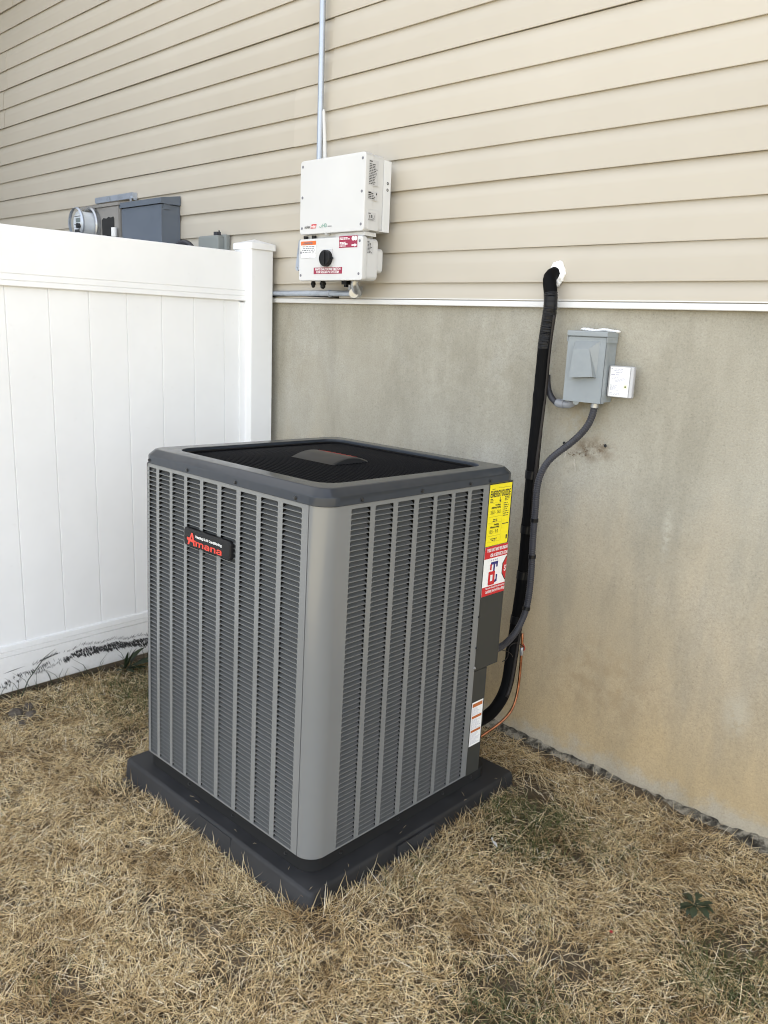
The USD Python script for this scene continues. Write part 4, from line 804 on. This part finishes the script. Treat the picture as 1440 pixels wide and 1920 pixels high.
part(RL_, 'small_line', tube(ps[14:112]+np.stack([0.020+0*ps[14:112, 0], -0.004+0*ps[14:112, 0]+0.006*np.sin(np.arange(98)/9.0), 0*ps[14:112, 0]], 1), 0.0062, 8), m_wire, True, label='thin brown control wire tied along the insulation')
# wrinkled tape on the upper bend
tp = ps[9:23]
fine = spline(tp, 150); part(RL_, 'tape_wrap', tube(fine, 0.0226+0.0004*np.sin(np.arange(150)*1.3)*np.sin(np.arange(150)*0.37)+0.00035*nrng.normal(size=150), 16), m_tape, 25)
for i0 in (52, 66, 78, 90):
    part(RL_, 'tape_band', tube(ps[i0:i0+3], 0.0238, 16), m_tape, 30)
def foam_blob(c, a, b, d, seed, flat_y):
    s = trimesh.creation.icosphere(4, 1.0); v = s.vertices
    k = 0.75+0.55*meshkit.fbm(v*3.0+seed, 4, seed)
    v = v*k[:, None]*np.array([a, d, b]); v[:, 1] = np.minimum(v[:, 1], 0.004); s.vertices = v+np.array(c); return s
solo('foam_sealant', foam_blob((0.660, -0.004, 1.656), 0.029, 0.040, 0.014, 3, 0), m_foam, 'white sealant smeared on the siding around the black pipe hole', 'sealant', smooth=True)
DX0, DX1, DZ0, DZ1, DY = 0.7595, 0.8965, 1.2595, 1.478, -0.061
DB = thing('disconnect_box', 'grey metal electrical disconnect box with an embossed cover on the foundation wall', 'disconnect box')
part(DB, 'case', bx(DX0+0.003, DX1-0.001, DY+0.004, 0.004, DZ0, DZ1-0.006), m_box, False)
# cover with a raised pull-handle embossing
emb = [[(0.783, 1.3295), (0.8765, 1.3325), (0.8775, 1.4525), (0.7845, 1.4495)], [(0.786, 1.3315), (0.8735, 1.3345), (0.8755, 1.450), (0.7870, 1.4475)], [(0.786, 1.3305), (0.8690, 1.3385), (0.8490, 1.4240), (0.7930, 1.4210)]]
def q3(P, y): return [(a, y, b) for a, b in P]
Y0 = DY-0.0012
cov = [(DX0, Y0, DZ0-0.004), (DX1, Y0, DZ0-0.004), (DX1, Y0, 1.4585), (DX0, Y0, 1.4585)]
Vc = cov+q3(emb[0], Y0)+q3(emb[1], Y0+0.0022)+q3(emb[2], Y0-0.019)
Fc = []
for A0, B0 in ((0, 4), (4, 8), (8, 12)):
    for j in range(4):
        a, b = A0+j, A0+(j+1) % 4; c, d = B0+j, B0+(j+1) % 4; Fc += [(a, b, d), (a, d, c)]
Fc += [(12, 13, 14), (12, 14, 15)]
cm = T(Vc, Fc)
part(DB, 'cover', cat([cm, bx(DX0, DX1, Y0+0.0003, DY+0.0035, DZ0-0.004, 1.4583), bx(DX1-0.0015, DX1+0.0005, Y0, -0.045, DZ0-0.004, 1.4583)]), m_box, 12)
part(DB, 'rain_hood', rbox(DX0-0.002, DX1+0.003, DY-0.0060, 0.002, 1.4600, DZ1, 'x', 0.004, 0.001), m_box, 30)
for x in (DX0-0.0018, DX1+0.0012): part(DB, 'hood_cheek', bx(x, x+0.0015, DY-0.0045, 0.001, 1.4430, 1.4598), m_box, False)
part(DB, 'latch_tab', lathe([(0, -0.001), (0.011, -0.001), (0.011, 0.0012), (0, 0.0012)], (0.808, Y0+0.002, DZ0-0.004), (0, -1, 0), 16), m_telecom, 30)
solo('sealant_bead', cat([foam_blob((x, -0.004, 1.481+0.002*math.sin(x*90)), 0.012, 0.0050, 0.014, 20+i, 0) for i, x in enumerate(np.linspace(0.782, 0.894, 11))]), m_foam, 'lumpy white sealant bead along the top of the grey disconnect box', 'sealant', smooth=True)
SP = thing('surge_protector', 'small flat grey device with a white printed label beside the disconnect box', 'surge protector')
part(SP, 'case', rbox(0.900, 0.986, -0.036, -0.025, 1.279, 1.376, 'y', 0.005, 0.002), m_spcase, 30)
part(SP, 'end_flange', bx(0.975, 0.9835, -0.0366, -0.0362, 1.281, 1.374), m_silverlab, False)
part(SP, 'nipple', tube([(0.888, -0.022, 1.302), (0.903, -0.022, 1.302)], 0.010, 14), m_black, 30)
part(SP, 'lock_nut', tube([(0.8975, -0.022, 1.302), (0.9005, -0.022, 1.302)], 0.0135, 6), m_zinc, 20)
f = frame((0.9055, -0.0362, 1.2815), (1, 0, 0), (0, 0, 1))
PL = part(SP, 'paper_label', quads(f, [(0, 0.066, 0, 0.091)], 0.0003), m_white, False)
part(PL, 'print', cat([quads(f, [(0.003, 0.0065, 0.083, 0.0865)]+microlines(f, 0.008, 0.052, 0.072, 0.087, 3, rng, fill=(0.5, 0.9), lead=0.45, align='c')+microlines(f, 0.004, 0.045, 0.064, 0.070, 1, rng, lead=0.45)+microlines(f, 0.008, 0.060, 0.044, 0.060, 4, rng, fill=(0.5, 1), lead=0.4, align='c')+microlines(f, 0.004, 0.036, 0.018, 0.036, 5, rng, fill=(0.5, 1), lead=0.4)+microlines(f, 0.004, 0.055, 0.004, 0.012, 2, rng, fill=(0.6, 1), lead=0.4), 0.0006)]), m_lightink, False)
part(PL, 'yellow_square', quads(f, [(0.049, 0.062, 0.026, 0.038)], 0.0005), plain('label_pale_yellow', (0.78, 0.78, 0.55), 0.5), False)
part(PL, 'green_square', quads(f, [(0.0525, 0.058, 0.029, 0.034)], 0.0009), plain('label_olive', (0.12, 0.15, 0.04), 0.5), False)
PC = thing('pvc_elbow_conduit', 'short grey conduit curving from behind the black pipe into the disconnect box bottom', 'conduit')
part(PC, 'tube', tube(spline([(0.668, -0.022, 1.33), (0.676, -0.024, 1.288), (0.694, -0.026, 1.257), (0.716, -0.028, 1.242), (0.742, -0.028, 1.238)], 24), 0.0105, 14), m_whip, True)
part(PC, 'coupling', tube([(0.716, -0.028, 1.2425), (0.722, -0.028, 1.241), (0.742, -0.028, 1.2395), (0.745, -0.028, 1.2395)], [0.0125, 0.0145, 0.0145, 0.013], 16), m_pvc, 30)
part(PC, 'elbow', tube(spline([(0.742, -0.028, 1.239), (0.764, -0.028, 1.2395), (0.778, -0.028, 1.246), (0.786, -0.028, 1.262)], 16), 0.0115, 14), m_pvc, True)
WH = thing('flexible_conduit', 'ribbed dark grey flexible conduit from the disconnect box to the air conditioner', 'conduit')
wp = spline([(0.862, -0.034, 1.262), (0.8605, -0.034, 1.240), (0.851, -0.036, 1.195), (0.819, -0.042, 1.143), (0.778, -0.055, 1.100), (0.733, -0.076, 1.048), (0.713, -0.088, 0.990), (0.711, -0.092, 0.894), (0.711, -0.092, 0.801), (0.716, -0.094, 0.705), (0.721, -0.100, 0.600), (0.718, -0.118, 0.510), (0.714, -0.165, 0.452), (0.716, -0.24, 0.430), (0.716, -0.33, 0.430)], 420)
part(WH, 'jacket', tube(wp, 0.0112+0.0010*np.sin(np.arange(420)*np.pi/1.5), 12), m_whip, True)
part(WH, 'fitting', tube([(0.862, -0.034, 1.266), (0.862, -0.034, 1.254), (0.8617, -0.0345, 1.2525), (0.861, -0.0345, 1.240)], [0.0155, 0.0155, 0.0130, 0.0130], 14), m_zinc, 30)
for s_ in (0.44, 0.56, 0.735):
    i0 = int(s_*420); part(WH, 'cable_tie', tube(wp[i0:i0+6], 0.0135, 12), m_tape, 30)
CO = thing('copper_line', 'bare copper tube curving beside the black pipe near the ground', 'pipe')
part(CO, 'tube', tube(spline([(0.694, -0.080, 0.43), (0.700, -0.085, 0.369), (0.702, -0.087, 0.336), (0.707, -0.095, 0.268), (0.711, -0.110, 0.204), (0.712, -0.135, 0.162), (0.705, -0.170, 0.132), (0.690, -0.220, 0.106), (0.676, -0.270, 0.086)], 60), 0.0048, 10), m_copper, True)
part(CO, 'solder_joint', tube([(0.699, -0.084, 0.380), (0.700, -0.085, 0.369), (0.701, -0.086, 0.352)], [0.0064, 0.0070, 0.0060], 10), m_zinc, True)
CW = thing('control_wire', 'thin brown looped wire with a red end beside the copper tube', 'wire')
part(CW, 'loop', tube(spline([(0.700, -0.20, 0.36), (0.696, -0.160, 0.385), (0.689, -0.140, 0.399), (0.696, -0.120, 0.405), (0.704, -0.100, 0.396), (0.709, -0.085, 0.383), (0.704, -0.080, 0.368)], 40), 0.0016, 6), m_wire, True)
part(CW, 'red_end', tube(spline([(0.694, -0.072, 0.412), (0.697, -0.076, 0.391), (0.709, -0.082, 0.383), (0.708, -0.083, 0.371)], 14), 0.0026, 8), m_wirered, True)
part(CW, 'tail', tube(spline([(0.720, -0.330, 0.415), (0.718, -0.250, 0.418), (0.708, -0.200, 0.402), (0.712, -0.180, 0.391), (0.714, -0.160, 0.370)], 24), 0.0014, 6), m_wire, True)

# ------------------------------------------------------------------ grass
def in_pad(x, y, mrg=0.0):
    lx = (x-O3[0])*R3[0, 0]+(y-O3[1])*R3[1, 0]; ly = (x-O3[0])*R3[0, 1]+(y-O3[1])*R3[1, 1]
    return (lx > -0.851-mrg) & (lx < 0.054+mrg) & (ly > -0.038-mrg) & (ly < 0.867+mrg)
GREEN = [(1.02, -0.43, 0.14, 1.3), (1.09, -0.50, 0.14, 1.0), (1.22, -0.40, 0.12, 0.6), (1.39, -1.06, 0.13, 1.1), (1.70, -0.58, 0.15, 1.0), (0.90, -0.83, 0.07, 0.5), (0.73, -1.34, 0.08, 0.25), (0.60, -1.76, 0.08, 0.2), (1.25, -0.85, 0.10, 0.2), (-0.55, -0.85, 0.24, 0.75), (-0.35, -0.95, 0.18, 0.5), (-0.62, -1.12, 0.10, 0.35), (0.60, -1.15, 0.06, 0.3), (1.30, -1.0, 0.10, 0.3), (0.95, -0.95, 0.06, 0.4), (1.52, -0.95, 0.2, 0.25), (2.2, -0.9, 0.3, 0.4)]
BARE = [(1.20, -0.485, 0.06), (1.382, -0.816, 0.05), (1.634, -0.471, 0.07), (0.548, -1.468, 0.05), (0.66, -1.718, 0.05), (-0.70, -1.29, 0.10), (-0.25, -1.16, 0.08), (0.05, -1.23, 0.07), (0.95, -0.30, 0.07)]
def greenness(x, y):
    g = np.zeros_like(x)
    for a, b, r, s in GREEN: g = np.maximum(g, s*np.exp(-((x-a)**2+(y-b)**2)/r**2))
    return g*(0.5+meshkit.fbm(np.stack([x*9, y*9, x*0], -1), 3, 31))
def blades(n, seed, area, lying, lrange, wrange, keep):
    r = np.random.default_rng(seed)
    x = r.uniform(area[0], area[1], n); y = r.uniform(area[2], area[3], n)
    k = keep(x, y, r); x, y = x[k], y[k]; n = len(x)
    P0 = np.stack([x, y, ground_z(x, y)+r.uniform(-0.004, 0.004, n)], 1)
    # combed direction field with spread
    fld = 2*np.pi*meshkit.fbm(np.stack([x*4.0, y*4.0, x*0+seed], -1), 3, 40)*1.6
    az = fld+r.normal(0, 1.7, n)
    lay = lying(x, y, r)                          # 0 upright .. 1 flat
    el0 = np.radians(np.clip(80-75*lay+r.normal(0, 12, n), 6, 88)); 
    L = r.uniform(*lrange, n)*(1-0.25*lay); Wd = r.uniform(*wrange, n)
    bend = r.normal(0.16, 0.26, n)*(1-0.6*lay); curl = r.normal(0, 0.18, n)
    pts = [P0]; seg = 3
    el, a = el0.copy(), az.copy()
    for i in range(seg):
        d = np.stack([np.cos(el)*np.cos(a), np.cos(el)*np.sin(a), np.sin(el)], 1)
        pts.append(pts[-1]+d*(L/seg)[:, None]); el = el-bend*0.55; a = a+curl*0.5
    # keep above the soil
    zf = [0.0, 0.004, 0.005, 0.004]
    for i in range(1, 4):
        gz = ground_z(pts[i][:, 0], pts[i][:, 1])+zf[i]+r.random(n)*0.010
        pts[i][:, 2] = np.maximum(pts[i][:, 2], gz)
    side = np.stack([-np.sin(az), np.cos(az), np.zeros(n)], 1); tw = r.normal(0, 0.6, n); side = side*np.cos(tw)[:, None]+np.array([0, 0, 1.0])*np.sin(tw)[:, None]
    w = [0.8, 1.0, 0.7]
    vv = []
    for i in range(3): vv += [pts[i]-side*(Wd*w[i]/2)[:, None], pts[i]+side*(Wd*w[i]/2)[:, None]]
    vv.append(pts[3])
    Vb = np.stack(vv, 1).reshape(-1, 3)
    f = np.array([(0, 1, 3), (0, 3, 2), (2, 3, 5), (2, 5, 4), (4, 5, 6)])
    F = (np.arange(n)[:, None, None]*7+f[None]).reshape(-1, 3)
    return Vb, F, np.stack([np.repeat(r.random(n), 7), np.tile([0, 0, .33, .33, .66, .66, 1.0], n)], 1)
def dens(x, y):
    d = np.ones_like(x)
    d *= np.clip((-y-0.030)/0.06, 0, 1)                                   # gap along the house
    for a, b, r in BARE: d *= 1-0.85*np.exp(-((x-a)**2+(y-b)**2)/r**2)
    d *= np.clip(-0.10+2.2*meshkit.fbm(np.stack([x*7, y*7, x*0], -1), 4, 17), 0.15, 1.0)
    d[in_pad(x, y, 0.004)] = 0
    d[(x < -0.825) & (x > -0.94)] = 0
    return d
def view_mask(x, y):
    d = np.stack([x, y, 0*x], -1)-EYE; zc = d@fw; u = (d@rt)/zc; v = (d@up)/zc
    return (zc > 0) & (abs(u) < 0.56) & (v > -0.72)
def keep_dry(x, y, r): 
    m = np.where(view_mask(x, y), 1.0, 0.30)
    return r.random(len(x)) < dens(x, y)*m*(1-0.6*np.clip(greenness(x, y), 0, 1))
def keep_green(x, y, r): return r.random(len(x)) < np.clip(dens(x, y), 0, 1)*(np.clip(greenness(x, y), 0, 1)**1.3*0.9+0.006)
def lay_dry(x, y, r): 
    edge = np.where(in_pad(x, y, 0.10), 0.35, 0.0)
    return np.clip(r.beta(9, 1.0, len(x))-edge*r.random(len(x)), 0, 1)
def lay_green(x, y, r): return np.clip(r.beta(2.5, 2.5, len(x)), 0, 1)
Vb, Fb, UVb = blades(460000, 101, (-0.83, 3.4, -3.0, -0.02), lay_dry, (0.025, 0.095), (0.0009, 0.0023), keep_dry)
solo('dry_grass', (Vb, Fb), m_straw, 'straw coloured dry mown grass covering the ground', 'grass', kind='stuff', smooth=False, uv=UVb)
Vb, Fb, UVb = blades(260000, 102, (-0.83, 3.0, -2.4, -0.02), lay_green, (0.022, 0.060), (0.0012, 0.0026), keep_green)
solo('green_grass', (Vb, Fb), m_green, 'patches of green grass still alive among the dry lawn', 'grass', kind='stuff', smooth=False, uv=UVb)
# stones beside the pad and clods by the fence
def stone(c, r, seed, fq=1.6, sub=2):
    s = trimesh.creation.icosphere(sub, 1.0); v = s.vertices; k = 0.7+0.6*meshkit.fbm(v*fq+seed, 4, seed)
    s.vertices = v*k[:, None]*np.array([r, r*0.8, r*0.6])+np.array(c); return s
spots = []
def padpt(lx, ly): p = O3+R3@np.array([lx, ly, 0]); return p[0], p[1]
for i, (lx, ly) in enumerate([(0.075, 0.14), (0.078, 0.18), (0.082, 0.215), (0.072, 0.235), (0.08, 0.30), (0.076, 0.385), (0.074, 0.52), (0.09, 0.73), (0.082, 0.80), (-0.83, -0.055), (-0.80, -0.066), (-0.875, 0.02), (-0.04, -0.058), (0.068, 0.055)]):
    x, y = padpt(lx, ly); r_ = rng.uniform(0.008, 0.016); z = float(ground_z(np.array([x]), np.array([y]))[0])
    solo('stone', stone((x, y, z+r_*0.4), r_, 60+i), m_stone, 'small grey stone lying in the grass against the equipment pad', 'stone', group='stones beside the equipment pad', smooth=True)
for i, (x, y, r_) in enumerate(((-0.70, -1.30, 0.030), (-0.66, -1.26, 0.024), (-0.73, -1.24, 0.022), (-0.62, -1.31, 0.018))):
    z = float(ground_z(np.array([x]), np.array([y]))[0])
    solo('soil_clod', stone((x, y, z+r_*0.2), r_, 90+i, 3.2, 3), m_clod, 'dry grey brown clod of soil beside the fence foot', 'soil clod', group='soil clods beside the fence', smooth=True)
# broad weeds
def leaf(p, az, L, W, el, droop, lobes=0):
    n = 8; t = np.linspace(0, 1, n); d = np.array([math.cos(az), math.sin(az)]); s = np.array([-d[1], d[0]])
    w = W*np.sin(np.pi*np.clip(t*0.93+0.07, 0, 1))**0.8*(1+0.25*np.cos(t*lobes*2*np.pi)*(lobes > 0)); h = np.sin(el)*L*t-droop*L*t**2; q = L*np.cos(el)*t
    Lf = np.stack([p[0]+d[0]*q+s[0]*w, p[1]+d[1]*q+s[1]*w, p[2]+h+0.15*w], 1); Mi = np.stack([p[0]+d[0]*q, p[1]+d[1]*q, p[2]+h-0.1*w], 1); Rf = np.stack([p[0]+d[0]*q-s[0]*w, p[1]+d[1]*q-s[1]*w, p[2]+h+0.15*w], 1)
    return sweep([np.stack([a, b, c]) for a, b, c in zip(Lf, Mi, Rf)], False, False, False)
cl = []
for i in range(12):
    t_ = rng.random()
    lx, ly = (rng.uniform(-0.83, 0.04), rng.uniform(-0.032, -0.006)) if t_ < 0.55 else (rng.uniform(0.012, 0.046), rng.uniform(-0.02, 0.85))
    a = rng.uniform(0, 6.28); L = rng.uniform(0.006, 0.024)
    P = [O3+R3@np.array([lx+L*u*math.cos(a), ly+L*u*math.sin(a), 0.0012+0.0015*math.sin(u*3)]) for u in (0, 0.5, 1)]
    cl.append(tube(P, [0.0004, 0.0006, 0.0003], 4))
solo('grass_clippings', cat(cl), plain('clipping_straw', (0.45, 0.36, 0.22), 0.6), 'few dry grass clippings scattered on top of the black pad', 'clippings', kind='stuff', smooth=True)
WD = thing('broadleaf_weed', 'low dark green broadleaf weed growing in the dry lawn right of the pad', 'weed', (1.525, -0.44, 0.006))
for i in range(15):
    az = i*2.4+rng.uniform(-0.4, 0.4); d0 = rng.uniform(0.003, 0.022); L = rng.uniform(0.024, 0.046); zz = rng.uniform(0.006, 0.014)
    px_, py_ = d0*math.cos(az), d0*math.sin(az)
    part(WD, 'stem', tube([(0, 0, 0), (px_*0.5, py_*0.5, zz*1.1), (px_, py_, zz)], 0.0008, 5), m_leaf, True)
    part(WD, 'leaf', leaf((px_, py_, zz), az+rng.uniform(-0.4, 0.4), L, L*rng.uniform(0.16, 0.25), rng.uniform(0.1, 0.6), rng.uniform(0.3, 0.8), 4), m_leaf, True)
WF = thing('fence_weed', 'tall dark green weed with a long leaf growing at the foot of the white fence', 'weed', (-0.795, -0.80, 0))
for az, L, W, el, dr in ((0.6, 0.15, 0.013, 1.2, 0.25), (1.4, 0.16, 0.016, 0.9, 0.3), (1.1, 0.13, 0.018, 0.4, 0.2), (0.3, 0.10, 0.010, 1.35, 0.15), (1.2, 0.12, 0.013, 1.15, 0.35), (-0.9, 0.08, 0.010, 0.5, 0.2), (0.9, 0.09, 0.014, 0.25, 0.15), (1.5, 0.11, 0.012, 0.5, 0.25), (-1.4, 0.05, 0.012, 0.9, 0.5), (0.0, 0.07, 0.010, 0.3, 0.2)):
    part(WF, 'leaf', leaf((rng.uniform(-0.006, 0.01), rng.uniform(-0.02, 0.02), 0.0), az, L, W, el, dr), m_leaf, True)
# wild grass stalks leaning on the fence
stalks = []
for i in range(26):
    y = rng.uniform(-1.35, -0.66); L = rng.uniform(0.05, 0.12); a = rng.uniform(-0.7, 0.7); stalks.append(tube([(FXF+0.012, y, 0.0), (FXF+0.010, y+a*L*0.4, L*0.5), (FXF+0.006+rng.random()*0.01, y+a*L, L*0.85)], [0.0011, 0.0009, 0.0003], 4))
stalks.append(tube([(FXF+0.03, -1.235, 0.0), (FXF+0.02, -1.20, 0.06), (FXF+0.012, -1.13, 0.13), (FXF+0.012, -1.085, 0.155)], [0.0022, 0.002, 0.0016, 0.0004], 5))
solo('grass_stalks', cat(stalks), m_leaf, 'thin dark grass stalks standing in front of the fence bottom rail', 'grass', kind='stuff', smooth=True)
solo('red_scrap', stone((1.418, -0.686, 0.012), 0.004, 140), m_redscrap, 'tiny bright red scrap lying on the dry grass', 'scrap', smooth=True)
solo('dry_leaf', cat([leaf((1.008, -0.632, 0.030), -0.5, 0.034, 0.0045, 0.25, 0.25), leaf((1.006, -0.630, 0.028), 2.2, 0.022, 0.0035, 0.3, 0.5)]), m_trim, 'pale curled dry leaf on the grass right of the pad', 'leaf', smooth=True)
